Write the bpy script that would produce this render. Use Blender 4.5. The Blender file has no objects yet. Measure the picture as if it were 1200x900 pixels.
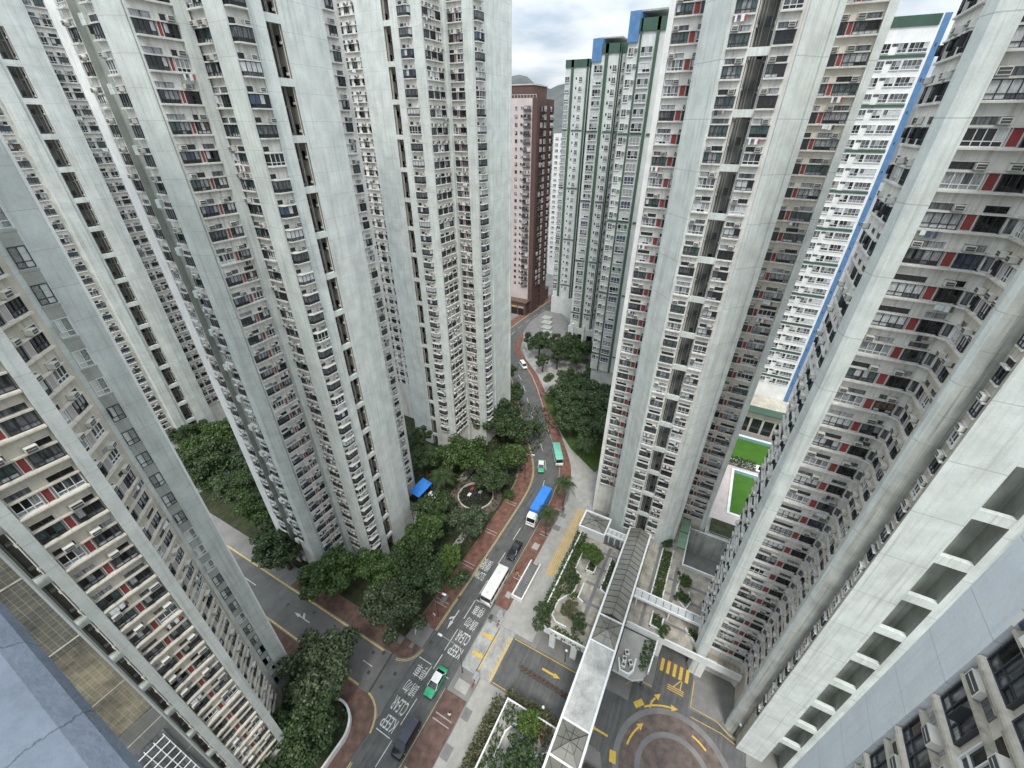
import bpy, bmesh, math, random
import numpy as np
from mathutils import Matrix, Vector
random.seed(7)
rng = np.random.default_rng(11)
R_ = math.radians
C = bpy.context.scene.collection
scene = bpy.context.scene

# ------------------------------------------------------------------ camera, sky, sun, exposure
EYE = Vector((0.0, 0.0, 76.0))
cam = bpy.data.cameras.new("camera")
cam.sensor_width = 36.0
cam.lens = 490.0 / 1200.0 * 36.0
cam.clip_start = 0.05
cam.clip_end = 9000
camo = bpy.data.objects.new("camera", cam)
C.objects.link(camo)
GRID = R_(62.0)                                   # the estate's grid is the world's x and y
dn = np.array([-4.5, 788.0, 490.0]); dn /= np.linalg.norm(dn)
fw = np.array([0, 0, 1.0]) - dn * dn[2]; fw /= np.linalg.norm(fw)
rt = np.cross(dn, fw)
if rt[0] < 0: rt = -rt
def axis_world(e):
    a, b, c = rt[e], fw[e], -dn[e]
    return Vector((a * math.cos(GRID) + b * math.sin(GRID), -a * math.sin(GRID) + b * math.cos(GRID), c))
ex, ey, ez = axis_world(0), axis_world(1), axis_world(2)
m = Matrix.Identity(4)
for i in range(3):
    m[i][0], m[i][1], m[i][2], m[i][3] = ex[i], -ey[i], -ez[i], EYE[i]
camo.matrix_world = m
scene.camera = camo

SUN_EL, SUN_AZ = 58.0, 205.0                      # azimuth counted from +x towards +y: the light comes from behind the viewer
w = bpy.data.worlds.new("World"); scene.world = w
w.use_nodes = True
nt = w.node_tree; nt.nodes.clear()
def N(tree, t, **kw):
    n = tree.nodes.new(t)
    for k, v in kw.items(): setattr(n, k, v)
    return n
sky = N(nt, "ShaderNodeTexSky", sky_type='NISHITA', sun_disc=False)
sky.sun_elevation = R_(SUN_EL); sky.sun_rotation = R_(90.0 - SUN_AZ)
sky.air_density = 1.0; sky.dust_density = 2.0; sky.ozone_density = 1.0
tc = N(nt, "ShaderNodeTexCoord")
sep = N(nt, "ShaderNodeSeparateXYZ"); nt.links.new(tc.outputs["Generated"], sep.inputs[0])
add = N(nt, "ShaderNodeMath", operation='ADD'); nt.links.new(sep.outputs[2], add.inputs[0]); add.inputs[1].default_value = 0.22
mx = N(nt, "ShaderNodeMath", operation='MAXIMUM'); nt.links.new(add.outputs[0], mx.inputs[0]); mx.inputs[1].default_value = 0.05
dv = N(nt, "ShaderNodeVectorMath", operation='DIVIDE'); nt.links.new(tc.outputs["Generated"], dv.inputs[0])
cmb = N(nt, "ShaderNodeCombineXYZ")
for i in range(3): nt.links.new(mx.outputs[0], cmb.inputs[i])
nt.links.new(cmb.outputs[0], dv.inputs[1])
cn = N(nt, "ShaderNodeTexNoise"); cn.inputs["Scale"].default_value = 2.3; cn.inputs["Detail"].default_value = 7; cn.inputs["Roughness"].default_value = 0.5
nt.links.new(dv.outputs[0], cn.inputs["Vector"])
cr = N(nt, "ShaderNodeValToRGB")
cr.color_ramp.elements[0].position = 0.30; cr.color_ramp.elements[0].color = (4.3, 5.3, 6.5, 1)
cr.color_ramp.elements[1].position = 0.62; cr.color_ramp.elements[1].color = (9.6, 9.9, 10.2, 1)
e = cr.color_ramp.elements.new(0.46); e.color = (7.0, 7.7, 8.4, 1)
nt.links.new(cn.outputs[0], cr.inputs[0])
mixs = N(nt, "ShaderNodeMixRGB"); mixs.inputs[0].default_value = 0.9
nt.links.new(sky.outputs[0], mixs.inputs[1]); nt.links.new(cr.outputs[0], mixs.inputs[2])
gr = N(nt, "ShaderNodeMapRange"); gr.inputs[1].default_value = 0.0; gr.inputs[2].default_value = 0.75; gr.inputs[3].default_value = 0.52; gr.inputs[4].default_value = 1.5
nt.links.new(sep.outputs[2], gr.inputs[0])                    # an overcast sky is about three times as bright overhead as at the horizon
gm = N(nt, "ShaderNodeMixRGB", blend_type='MULTIPLY'); gm.inputs[0].default_value = 1.0
nt.links.new(mixs.outputs[0], gm.inputs[1]); nt.links.new(gr.outputs[0], gm.inputs[2])
bg = N(nt, "ShaderNodeBackground"); bg.inputs[1].default_value = 0.1
nt.links.new(gm.outputs[0], bg.inputs[0])
wo = N(nt, "ShaderNodeOutputWorld"); nt.links.new(bg.outputs[0], wo.inputs[0])

sl = bpy.data.lights.new("sun", 'SUN'); sl.energy = 1.45; sl.angle = R_(12); sl.color = (1.0, 0.96, 0.9)
so = bpy.data.objects.new("sun", sl); C.objects.link(so)
sd = Vector((math.cos(R_(SUN_AZ)) * math.cos(R_(SUN_EL)), math.sin(R_(SUN_AZ)) * math.cos(R_(SUN_EL)), math.sin(R_(SUN_EL))))
so.rotation_euler = sd.to_track_quat('Z', 'Y').to_euler()
scene.view_settings.view_transform = 'Standard'
scene.view_settings.look = 'None'
scene.view_settings.gamma = 1.0
scene.view_settings.exposure = 0.76
scene.view_settings.use_curve_mapping = False
scene.cycles.max_bounces = 8
scene.cycles.diffuse_bounces = 5
scene.cycles.glossy_bounces = 3
scene.cycles.transmission_bounces = 6

# ------------------------------------------------------------------ materials
MATS = {}
def new_mat(name):
    mt = bpy.data.materials.new(name); mt.use_nodes = True
    t = mt.node_tree; b = t.nodes["Principled BSDF"]
    MATS[name] = mt
    return mt, t, b
def flat(name, col, rough=0.6, metal=0.0, spec=0.5, var=0.0, scale=3.0):
    mt, t, b = new_mat(name)
    b.inputs["Roughness"].default_value = rough; b.inputs["Metallic"].default_value = metal
    b.inputs["Specular IOR Level"].default_value = spec
    b.inputs["Base Color"].default_value = (*col, 1)
    if var:
        g = N(t, "ShaderNodeNewGeometry"); n = N(t, "ShaderNodeTexNoise"); n.inputs["Scale"].default_value = scale; n.inputs["Detail"].default_value = 5
        t.links.new(g.outputs["Position"], n.inputs["Vector"])
        r = N(t, "ShaderNodeValToRGB")
        r.color_ramp.elements[0].position = 0.3; r.color_ramp.elements[1].position = 0.7
        r.color_ramp.elements[0].color = (*[c * (1 - var) for c in col], 1)
        r.color_ramp.elements[1].color = (*[min(1, c * (1 + var)) for c in col], 1)
        t.links.new(n.outputs[0], r.inputs[0]); t.links.new(r.outputs[0], b.inputs["Base Color"])
    return mt
def wall_mat(name, col, streak=0.35, line_phase=None, line_pitch=2.7, blotch=0.12, stain=(0.18, 0.17, 0.14), rough=0.8):
    """weathered concrete or render: blotches, rain streaks, and pour joints at each floor"""
    mt, t, b = new_mat(name); L = t.links
    b.inputs["Roughness"].default_value = rough; b.inputs["Specular IOR Level"].default_value = 0.25
    g = N(t, "ShaderNodeNewGeometry")
    n1 = N(t, "ShaderNodeTexNoise"); n1.inputs["Scale"].default_value = 0.45; n1.inputs["Detail"].default_value = 6; n1.inputs["Roughness"].default_value = 0.6
    L.new(g.outputs["Position"], n1.inputs["Vector"])
    r1 = N(t, "ShaderNodeValToRGB"); r1.color_ramp.elements[0].position = 0.3; r1.color_ramp.elements[1].position = 0.7
    r1.color_ramp.elements[0].color = (*[c * (1 - blotch) for c in col], 1); r1.color_ramp.elements[1].color = (*[c * (1 + blotch) for c in col], 1)
    L.new(n1.outputs[0], r1.inputs[0])
    mp = N(t, "ShaderNodeMapping"); mp.inputs["Scale"].default_value = (3.2, 3.2, 0.11)
    L.new(g.outputs["Position"], mp.inputs[0])
    n2 = N(t, "ShaderNodeTexNoise"); n2.inputs["Scale"].default_value = 1.0; n2.inputs["Detail"].default_value = 6; n2.inputs["Roughness"].default_value = 0.62
    L.new(mp.outputs[0], n2.inputs["Vector"])
    r2 = N(t, "ShaderNodeValToRGB"); r2.color_ramp.elements[0].position = 0.5; r2.color_ramp.elements[1].position = 0.76
    r2.color_ramp.elements[0].color = (0, 0, 0, 1); r2.color_ramp.elements[1].color = (streak, streak, streak, 1)
    L.new(n2.outputs[0], r2.inputs[0])
    mix = N(t, "ShaderNodeMixRGB"); L.new(r2.outputs[0], mix.inputs[0]); L.new(r1.outputs[0], mix.inputs[1]); mix.inputs[2].default_value = (*stain, 1)
    n3 = N(t, "ShaderNodeTexNoise"); n3.inputs["Scale"].default_value = 7.0; n3.inputs["Detail"].default_value = 4
    L.new(g.outputs["Position"], n3.inputs["Vector"])
    mul = N(t, "ShaderNodeMixRGB", blend_type='MULTIPLY'); mul.inputs[0].default_value = 1
    r3 = N(t, "ShaderNodeValToRGB"); r3.color_ramp.elements[0].color = (0.86, 0.86, 0.86, 1); r3.color_ramp.elements[1].color = (1.1, 1.1, 1.1, 1)
    L.new(n3.outputs[0], r3.inputs[0]); L.new(mix.outputs[0], mul.inputs[1]); L.new(r3.outputs[0], mul.inputs[2])
    out = mul.outputs[0]
    if line_phase is not None:
        s = N(t, "ShaderNodeSeparateXYZ"); L.new(g.outputs["Position"], s.inputs[0])
        nz = N(t, "ShaderNodeMath", operation='MULTIPLY_ADD'); L.new(n1.outputs[0], nz.inputs[0]); nz.inputs[1].default_value = 0.10; L.new(s.outputs[2], nz.inputs[2])
        a = N(t, "ShaderNodeMath", operation='SUBTRACT'); L.new(nz.outputs[0], a.inputs[0]); a.inputs[1].default_value = line_phase
        d = N(t, "ShaderNodeMath", operation='DIVIDE'); L.new(a.outputs[0], d.inputs[0]); d.inputs[1].default_value = line_pitch
        f = N(t, "ShaderNodeMath", operation='FRACT'); L.new(d.outputs[0], f.inputs[0])
        lt = N(t, "ShaderNodeMath", operation='LESS_THAN'); L.new(f.outputs[0], lt.inputs[0]); lt.inputs[1].default_value = 0.016
        k = N(t, "ShaderNodeMath", operation='MULTIPLY'); L.new(lt.outputs[0], k.inputs[0]); k.inputs[1].default_value = 0.42
        m2 = N(t, "ShaderNodeMixRGB"); L.new(k.outputs[0], m2.inputs[0]); L.new(out, m2.inputs[1]); m2.inputs[2].default_value = (*[c * 0.35 for c in col], 1)
        out = m2.outputs[0]
    L.new(out, b.inputs["Base Color"])
    bp = N(t, "ShaderNodeBump"); bp.inputs["Strength"].default_value = 0.25; bp.inputs["Distance"].default_value = 0.03
    L.new(n3.outputs[0], bp.inputs["Height"]); L.new(bp.outputs[0], b.inputs["Normal"])
    return mt
def glass_mat(name, col, rough=0.08, stripes=0.0, spec=0.6):
    mt, t, b = new_mat(name); L = t.links
    b.inputs["Roughness"].default_value = rough; b.inputs["Specular IOR Level"].default_value = spec
    g = N(t, "ShaderNodeNewGeometry")
    mp = N(t, "ShaderNodeMapping"); mp.inputs["Scale"].default_value = (6, 6, 0.9)
    L.new(g.outputs["Position"], mp.inputs[0])
    n = N(t, "ShaderNodeTexNoise"); n.inputs["Scale"].default_value = 1.0 if not stripes else 2.2; n.inputs["Detail"].default_value = 4
    L.new(mp.outputs[0], n.inputs["Vector"])
    r = N(t, "ShaderNodeValToRGB"); r.color_ramp.elements[0].position = 0.36; r.color_ramp.elements[1].position = 0.66
    v = 0.75 if not stripes else stripes
    r.color_ramp.elements[0].color = (*[c * (1 - v) for c in col], 1); r.color_ramp.elements[1].color = (*[min(1, c * (1 + v * 0.6)) for c in col], 1)
    L.new(n.outputs[0], r.inputs[0]); L.new(r.outputs[0], b.inputs["Base Color"])
    return mt
PALE = (0.60, 0.638, 0.608)
wall_mat("concrete_plain", PALE, 0.35)
for key, ph in (("right", 1.0), ("east", 0.9), ("corner", 0.6), ("middle", 0.55), ("back", 0.1), ("far", 0.5), ("home", 0.2)):
    wall_mat("concrete_" + key, PALE if key not in ("corner",) else (0.55, 0.59, 0.565), 0.42, ph, 5.4 if key in ("east", "right") else 2.7, blotch=0.15)
wall_mat("concrete_stained", (0.42, 0.43, 0.40), 0.75, 0.9, blotch=0.25, stain=(0.12, 0.12, 0.10))
wall_mat("concrete_grey", (0.34, 0.36, 0.33), 0.5, None, blotch=0.2)
wall_mat("wall_white", (0.66, 0.65, 0.61), 0.75, None, blotch=0.16, stain=(0.24, 0.215, 0.17))
wall_mat("wall_cream", (0.60, 0.57, 0.49), 0.5, None, blotch=0.12, stain=(0.24, 0.21, 0.16))
wall_mat("wall_dirty", (0.47, 0.445, 0.375), 0.7, None, blotch=0.22, stain=(0.14, 0.13, 0.10))
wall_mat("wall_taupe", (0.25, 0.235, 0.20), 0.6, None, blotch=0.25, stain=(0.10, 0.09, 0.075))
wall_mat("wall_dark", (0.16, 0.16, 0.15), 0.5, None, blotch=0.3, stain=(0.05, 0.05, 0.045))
wall_mat("ledge_white", (0.60, 0.60, 0.575), 0.5, None, stain=(0.25, 0.24, 0.21))
wall_mat("panel_red", (0.25, 0.05, 0.047), 0.2, None, blotch=0.25, stain=(0.22, 0.13, 0.11))
wall_mat("panel_grey", (0.36, 0.33, 0.32), 0.3, None)
wall_mat("paint_blue_grey", (0.66, 0.71, 0.74), 0.3, 0.4, blotch=0.08, stain=(0.40, 0.44, 0.47))
def parapet_mat():
    mt, t, b = new_mat("paint_parapet"); L = t.links
    b.inputs["Roughness"].default_value = 0.7; b.inputs["Specular IOR Level"].default_value = 0.3
    g = N(t, "ShaderNodeNewGeometry")
    n1 = N(t, "ShaderNodeTexNoise"); n1.inputs["Scale"].default_value = 3.5; n1.inputs["Detail"].default_value = 9; n1.inputs["Roughness"].default_value = 0.7
    L.new(g.outputs["Position"], n1.inputs["Vector"])
    r = N(t, "ShaderNodeValToRGB"); r.color_ramp.elements[0].position = 0.3; r.color_ramp.elements[1].position = 0.72
    r.color_ramp.elements[0].color = (0.085, 0.105, 0.135, 1); r.color_ramp.elements[1].color = (0.165, 0.195, 0.24, 1)
    L.new(n1.outputs[0], r.inputs[0])
    mp = N(t, "ShaderNodeMixRGB"); mp.inputs[0].default_value = 0.12; L.new(g.outputs["Position"], mp.inputs[1]); L.new(n1.outputs[1], mp.inputs[2])
    v = N(t, "ShaderNodeTexVoronoi", feature='DISTANCE_TO_EDGE'); v.inputs["Scale"].default_value = 2.6
    L.new(mp.outputs[0], v.inputs["Vector"])
    lt = N(t, "ShaderNodeMath", operation='LESS_THAN'); L.new(v.outputs["Distance"], lt.inputs[0]); lt.inputs[1].default_value = 0.006
    k = N(t, "ShaderNodeMath", operation='MULTIPLY'); L.new(lt.outputs[0], k.inputs[0]); k.inputs[1].default_value = 0.6
    m2 = N(t, "ShaderNodeMixRGB"); L.new(k.outputs[0], m2.inputs[0]); L.new(r.outputs[0], m2.inputs[1]); m2.inputs[2].default_value = (0.03, 0.035, 0.045, 1)
    n3 = N(t, "ShaderNodeTexNoise"); n3.inputs["Scale"].default_value = 45; n3.inputs["Detail"].default_value = 4; L.new(g.outputs["Position"], n3.inputs["Vector"])
    bp = N(t, "ShaderNodeBump"); bp.inputs["Strength"].default_value = 0.5; bp.inputs["Distance"].default_value = 0.01; L.new(n3.outputs[0], bp.inputs["Height"]); L.new(bp.outputs[0], b.inputs["Normal"])
    L.new(m2.outputs[0], b.inputs["Base Color"])
parapet_mat()
wall_mat("render_brown", (0.115, 0.07, 0.06), 0.3, None, stain=(0.07, 0.04, 0.035))
wall_mat("render_pink", (0.54, 0.475, 0.455), 0.3, None, stain=(0.33, 0.26, 0.24))
wall_mat("render_green", (0.06, 0.11, 0.082), 0.25, None, stain=(0.03, 0.07, 0.045))
wall_mat("render_white", (0.74, 0.75, 0.73), 0.25, None, stain=(0.45, 0.45, 0.42))
wall_mat("render_offwhite", (0.58, 0.60, 0.58), 0.35, None, stain=(0.33, 0.34, 0.31))
flat("paint_bright_blue", (0.08, 0.19, 0.37), 0.55, var=0.15, scale=1.0)
flat("tarp_blue", (0.03, 0.22, 0.72), 0.5, var=0.12, scale=1.5)
flat("frame_dark", (0.03, 0.034, 0.04), 0.45)
flat("frame_white", (0.68, 0.69, 0.68), 0.4)
flat("metal_grey", (0.32, 0.33, 0.33), 0.45, 0.4)
flat("metal_white", (0.74, 0.75, 0.74), 0.4, var=0.08, scale=2.0)
glass_mat("glass_dark", (0.016, 0.017, 0.018))
glass_mat("glass_grey", (0.105, 0.112, 0.118))
glass_mat("glass_curtain_sky", (0.30, 0.31, 0.32), 0.2, 0.45, 0.4)  # curtain tone that also stands for sky reflected in the panes
glass_mat("glass_white", (0.52, 0.54, 0.54), 0.25, 0.3, 0.4)
glass_mat("glass_blue", (0.065, 0.085, 0.14), 0.12, 0.5)
glass_mat("glass_brown", (0.15, 0.10, 0.07), 0.15, 0.6)
glass_mat("glass_green", (0.06, 0.11, 0.10), 0.1, 0.5)
glass_mat("glass_yellow", (0.42, 0.33, 0.10), 0.25, 0.3)
glass_mat("glass_red", (0.30, 0.14, 0.14), 0.25, 0.4)
flat("unit_white", (0.62, 0.61, 0.56), 0.5, var=0.2, scale=1.3)
flat("unit_grille", (0.06, 0.065, 0.065), 0.5)
flat("rubber", (0.02, 0.02, 0.02), 0.8)
flat("lamp_red", (0.4, 0.02, 0.02), 0.25)
flat("lamp_clear", (0.75, 0.76, 0.78), 0.15)
flat("chrome", (0.6, 0.6, 0.62), 0.2, 0.9)
flat("paint_green", (0.03, 0.36, 0.17), 0.25)
flat("paint_mint", (0.16, 0.48, 0.37), 0.35, var=0.1, scale=1.2)
flat("paint_white", (0.78, 0.78, 0.76), 0.25)
flat("paint_black", (0.018, 0.019, 0.022), 0.18)
flat("paint_slate", (0.05, 0.055, 0.075), 0.22)
flat("car_glass", (0.015, 0.017, 0.02), 0.05, spec=0.7)
flat("bark", (0.11, 0.085, 0.06), 0.9, var=0.35, scale=4.0)
flat("line_white", (0.56, 0.56, 0.535), 0.7, var=0.3, scale=3.0)
flat("line_yellow", (0.62, 0.40, 0.06), 0.7, var=0.22, scale=4.0)
flat("line_pale_yellow", (0.58, 0.44, 0.17), 0.7, var=0.25, scale=3.0)
flat("soil", (0.07, 0.055, 0.04), 0.95, var=0.4, scale=2.0)
flat("iron", (0.05, 0.05, 0.05), 0.6, var=0.2, scale=3.0)
flat("skin", (0.45, 0.28, 0.2), 0.6)
flat("cloth_dark", (0.03, 0.035, 0.05), 0.9)
flat("cloth_yellow", (0.6, 0.42, 0.08), 0.9)
flat("cloth_red", (0.4, 0.05, 0.05), 0.9)
flat("cloth_white", (0.7, 0.7, 0.68), 0.9)

def ground_mat(name, cols, scale=0.6, rough=0.9, fine=18.0, bump=0.15):
    mt, t, b = new_mat(name); L = t.links
    b.inputs["Roughness"].default_value = rough; b.inputs["Specular IOR Level"].default_value = 0.25
    g = N(t, "ShaderNodeNewGeometry")
    n = N(t, "ShaderNodeTexNoise"); n.inputs["Scale"].default_value = scale; n.inputs["Detail"].default_value = 8; n.inputs["Roughness"].default_value = 0.65
    L.new(g.outputs["Position"], n.inputs["Vector"])
    r = N(t, "ShaderNodeValToRGB"); r.color_ramp.elements[0].position = 0.32; r.color_ramp.elements[1].position = 0.68
    r.color_ramp.elements[0].color = (*cols[0], 1); r.color_ramp.elements[1].color = (*cols[1], 1)
    L.new(n.outputs[0], r.inputs[0])
    n2 = N(t, "ShaderNodeTexNoise"); n2.inputs["Scale"].default_value = fine; n2.inputs["Detail"].default_value = 3
    L.new(g.outputs["Position"], n2.inputs["Vector"])
    r2 = N(t, "ShaderNodeValToRGB"); r2.color_ramp.elements[0].color = (0.7, 0.7, 0.7, 1); r2.color_ramp.elements[1].color = (1.25, 1.25, 1.25, 1)
    L.new(n2.outputs[0], r2.inputs[0])
    mu = N(t, "ShaderNodeMixRGB", blend_type='MULTIPLY'); mu.inputs[0].default_value = 1
    L.new(r.outputs[0], mu.inputs[1]); L.new(r2.outputs[0], mu.inputs[2]); L.new(mu.outputs[0], b.inputs["Base Color"])
    bp = N(t, "ShaderNodeBump"); bp.inputs["Strength"].default_value = bump; bp.inputs["Distance"].default_value = 0.02
    L.new(n2.outputs[0], bp.inputs["Height"]); L.new(bp.outputs[0], b.inputs["Normal"])
    return mt, t, mu, b
def road_mat():
    mt, t, mu, b = ground_mat("asphalt", ((0.09, 0.092, 0.089), (0.14, 0.142, 0.137)), 0.5)
    g = N(t, "ShaderNodeNewGeometry"); mp = N(t, "ShaderNodeMapping"); mp.inputs["Scale"].default_value = (0.12, 2.4, 1)
    t.links.new(g.outputs["Position"], mp.inputs[0])
    n = N(t, "ShaderNodeTexNoise"); n.inputs["Scale"].default_value = 1; n.inputs["Detail"].default_value = 5
    t.links.new(mp.outputs[0], n.inputs["Vector"])
    r = N(t, "ShaderNodeValToRGB"); r.color_ramp.elements[0].position = 0.3; r.color_ramp.elements[1].position = 0.7
    r.color_ramp.elements[0].color = (0.8, 0.8, 0.8, 1); r.color_ramp.elements[1].color = (1.15, 1.15, 1.15, 1)
    m2 = N(t, "ShaderNodeMixRGB", blend_type='MULTIPLY'); m2.inputs[0].default_value = 1
    t.links.new(n.outputs[0], r.inputs[0]); t.links.new(mu.outputs[0], m2.inputs[1]); t.links.new(r.outputs[0], m2.inputs[2]); t.links.new(m2.outputs[0], b.inputs["Base Color"])
road_mat()
ground_mat("asphalt_pale", ((0.12, 0.12, 0.115), (0.18, 0.178, 0.17)), 0.35)
ground_mat("concrete_ground", ((0.17, 0.17, 0.16), (0.26, 0.255, 0.24)), 0.25)
ground_mat("paving_pale", ((0.30, 0.295, 0.275), (0.42, 0.41, 0.38)), 0.5)
ground_mat("paving_grey", ((0.16, 0.16, 0.155), (0.23, 0.225, 0.215)), 0.6)
ground_mat("apron_concrete", ((0.22, 0.225, 0.21), (0.46, 0.46, 0.44)), 0.55)
ground_mat("roof_cement", ((0.30, 0.30, 0.285), (0.60, 0.60, 0.575)), 0.45, fine=5.0)
ground_mat("lawn", ((0.035, 0.075, 0.015), (0.075, 0.125, 0.03)), 0.9, fine=30)
ground_mat("turf_flat", ((0.04, 0.12, 0.012), (0.06, 0.15, 0.02)), 0.4, fine=30)
ground_mat("undergrowth", ((0.02, 0.03, 0.012), (0.06, 0.065, 0.035)), 0.7, fine=9)
ground_mat("hillside", ((0.065, 0.08, 0.08), (0.115, 0.125, 0.12)), 0.006, fine=0.03, bump=0.0)  # grey-blue of distant haze put into the hill colour
def brick_mat(name, c1, c2, mortar, sc=2.2, rot=0.0, w_=0.5, h_=0.25):
    mt, t, b = new_mat(name); L = t.links
    b.inputs["Roughness"].default_value = 0.85; b.inputs["Specular IOR Level"].default_value = 0.25
    g = N(t, "ShaderNodeNewGeometry"); mp = N(t, "ShaderNodeMapping"); mp.inputs["Rotation"].default_value = (0, 0, rot)
    L.new(g.outputs["Position"], mp.inputs[0])
    br = N(t, "ShaderNodeTexBrick"); br.inputs["Scale"].default_value = sc; br.inputs["Color1"].default_value = (*c1, 1); br.inputs["Color2"].default_value = (*c2, 1); br.inputs["Mortar"].default_value = (*mortar, 1)
    br.inputs["Mortar Size"].default_value = 0.02; br.inputs["Brick Width"].default_value = w_; br.inputs["Row Height"].default_value = h_
    L.new(mp.outputs[0], br.inputs["Vector"])
    n = N(t, "ShaderNodeTexNoise"); n.inputs["Scale"].default_value = 0.9; n.inputs["Detail"].default_value = 8
    L.new(g.outputs["Position"], n.inputs["Vector"])
    r = N(t, "ShaderNodeValToRGB"); r.color_ramp.elements[0].position = 0.3; r.color_ramp.elements[1].position = 0.7
    r.color_ramp.elements[0].color = (0.62, 0.62, 0.62, 1); r.color_ramp.elements[1].color = (1.25, 1.25, 1.25, 1)
    L.new(n.outputs[0], r.inputs[0])
    mu = N(t, "ShaderNodeMixRGB", blend_type='MULTIPLY'); mu.inputs[0].default_value = 1
    L.new(br.outputs[0], mu.inputs[1]); L.new(r.outputs[0], mu.inputs[2]); L.new(mu.outputs[0], b.inputs["Base Color"])
brick_mat("brick_red", (0.20, 0.085, 0.06), (0.16, 0.075, 0.055), (0.20, 0.15, 0.125))
brick_mat("brick_brown", (0.125, 0.075, 0.06), (0.15, 0.085, 0.07), (0.18, 0.14, 0.12))
brick_mat("brick_round", (0.15, 0.115, 0.10), (0.17, 0.13, 0.115), (0.12, 0.10, 0.09), 3.0)
brick_mat("floor_tiles", (0.36, 0.33, 0.27), (0.40, 0.37, 0.31), (0.28, 0.27, 0.24), 0.7, 0, 1.0, 1.0)
def mosaic_mat(nm, c1, c2, mo):
    mt, t, b = new_mat(nm); L = t.links
    b.inputs["Roughness"].default_value = 0.6
    g = N(t, "ShaderNodeNewGeometry"); s = N(t, "ShaderNodeSeparateXYZ"); L.new(g.outputs["Position"], s.inputs[0])
    c = N(t, "ShaderNodeCombineXYZ"); L.new(s.outputs[0], c.inputs[0]); L.new(s.outputs[2], c.inputs[1])
    br = N(t, "ShaderNodeTexBrick"); br.offset = 0.0; br.inputs["Scale"].default_value = 6.5; br.inputs["Brick Width"].default_value = 1.0; br.inputs["Row Height"].default_value = 1.0
    br.inputs["Color1"].default_value = (*c1, 1); br.inputs["Color2"].default_value = (*c2, 1); br.inputs["Mortar"].default_value = (*mo, 1); br.inputs["Mortar Size"].default_value = 0.05
    L.new(c.outputs[0], br.inputs["Vector"])
    n = N(t, "ShaderNodeTexNoise"); n.inputs["Scale"].default_value = 0.8; n.inputs["Detail"].default_value = 8; n.inputs["Roughness"].default_value = 0.7
    L.new(g.outputs["Position"], n.inputs["Vector"])
    r = N(t, "ShaderNodeValToRGB"); r.color_ramp.elements[0].position = 0.35; r.color_ramp.elements[1].position = 0.7
    r.color_ramp.elements[0].color = (0.5, 0.5, 0.5, 1); r.color_ramp.elements[1].color = (1.75, 1.65, 1.42, 1)
    L.new(n.outputs[0], r.inputs[0])
    mu = N(t, "ShaderNodeMixRGB", blend_type='MULTIPLY'); mu.inputs[0].default_value = 1
    L.new(br.outputs[0], mu.inputs[1]); L.new(r.outputs[0], mu.inputs[2]); L.new(mu.outputs[0], b.inputs["Base Color"])
mosaic_mat("mosaic_tiles", (0.085, 0.09, 0.082), (0.115, 0.115, 0.10), (0.20, 0.20, 0.18))
mosaic_mat("mosaic_beige", (0.16, 0.15, 0.12), (0.21, 0.195, 0.15), (0.27, 0.255, 0.21))
def leaf_mat(name, lo, mid, hi):
    mt, t, b = new_mat(name); L = t.links
    b.inputs["Roughness"].default_value = 0.5; b.inputs["Specular IOR Level"].default_value = 0.35
    g = N(t, "ShaderNodeNewGeometry")
    r = N(t, "ShaderNodeValToRGB"); r.color_ramp.elements[0].position = 0.0; r.color_ramp.elements[1].position = 1.0
    r.color_ramp.elements[0].color = (*lo, 1); r.color_ramp.elements[1].color = (*hi, 1)
    e = r.color_ramp.elements.new(0.6); e.color = (*mid, 1)
    L.new(g.outputs["Random Per Island"], r.inputs[0]); L.new(r.outputs[0], b.inputs["Base Color"])
    tr = N(t, "ShaderNodeBsdfTranslucent"); L.new(r.outputs[0], tr.inputs[0])
    mxs = N(t, "ShaderNodeMixShader"); mxs.inputs[0].default_value = 0.18
    L.new(b.outputs[0], mxs.inputs[1]); L.new(tr.outputs[0], mxs.inputs[2]); L.new(mxs.outputs[0], t.nodes["Material Output"].inputs[0])
leaf_mat("leaf_dark", (0.020, 0.042, 0.014), (0.042, 0.075, 0.026), (0.11, 0.15, 0.06))
leaf_mat("leaf_green", (0.022, 0.05, 0.012), (0.048, 0.092, 0.022), (0.115, 0.17, 0.05))
leaf_mat("leaf_grey", (0.03, 0.05, 0.022), (0.06, 0.088, 0.042), (0.14, 0.17, 0.09))
leaf_mat("leaf_bright", (0.04, 0.08, 0.014), (0.075, 0.14, 0.025), (0.15, 0.21, 0.05))
leaf_mat("leaf_hedge", (0.03, 0.06, 0.012), (0.055, 0.095, 0.02), (0.10, 0.15, 0.035))
leaf_mat("leaf_dry", (0.06, 0.07, 0.03), (0.10, 0.11, 0.045), (0.20, 0.17, 0.09))
leaf_mat("leaf_rust", (0.10, 0.04, 0.03), (0.16, 0.06, 0.05), (0.24, 0.11, 0.08))
def skylight_mat():
    mt, t, b = new_mat("skylight_glass"); L = t.links
    g = N(t, "ShaderNodeNewGeometry"); n = N(t, "ShaderNodeTexNoise"); n.inputs["Scale"].default_value = 0.5; n.inputs["Detail"].default_value = 6
    L.new(g.outputs["Position"], n.inputs["Vector"])
    r = N(t, "ShaderNodeValToRGB"); r.color_ramp.elements[0].color = (0.11, 0.11, 0.096, 1); r.color_ramp.elements[1].color = (0.27, 0.26, 0.215, 1)
    L.new(n.outputs[0], r.inputs[0]); L.new(r.outputs[0], b.inputs["Base Color"])
    b.inputs["Roughness"].default_value = 0.22; b.inputs["Specular IOR Level"].default_value = 0.5
skylight_mat()
flat("green_glass", (0.16, 0.26, 0.17), 0.25, var=0.15, scale=0.8)
flat("water_teal", (0.10, 0.22, 0.22), 0.15)

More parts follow.
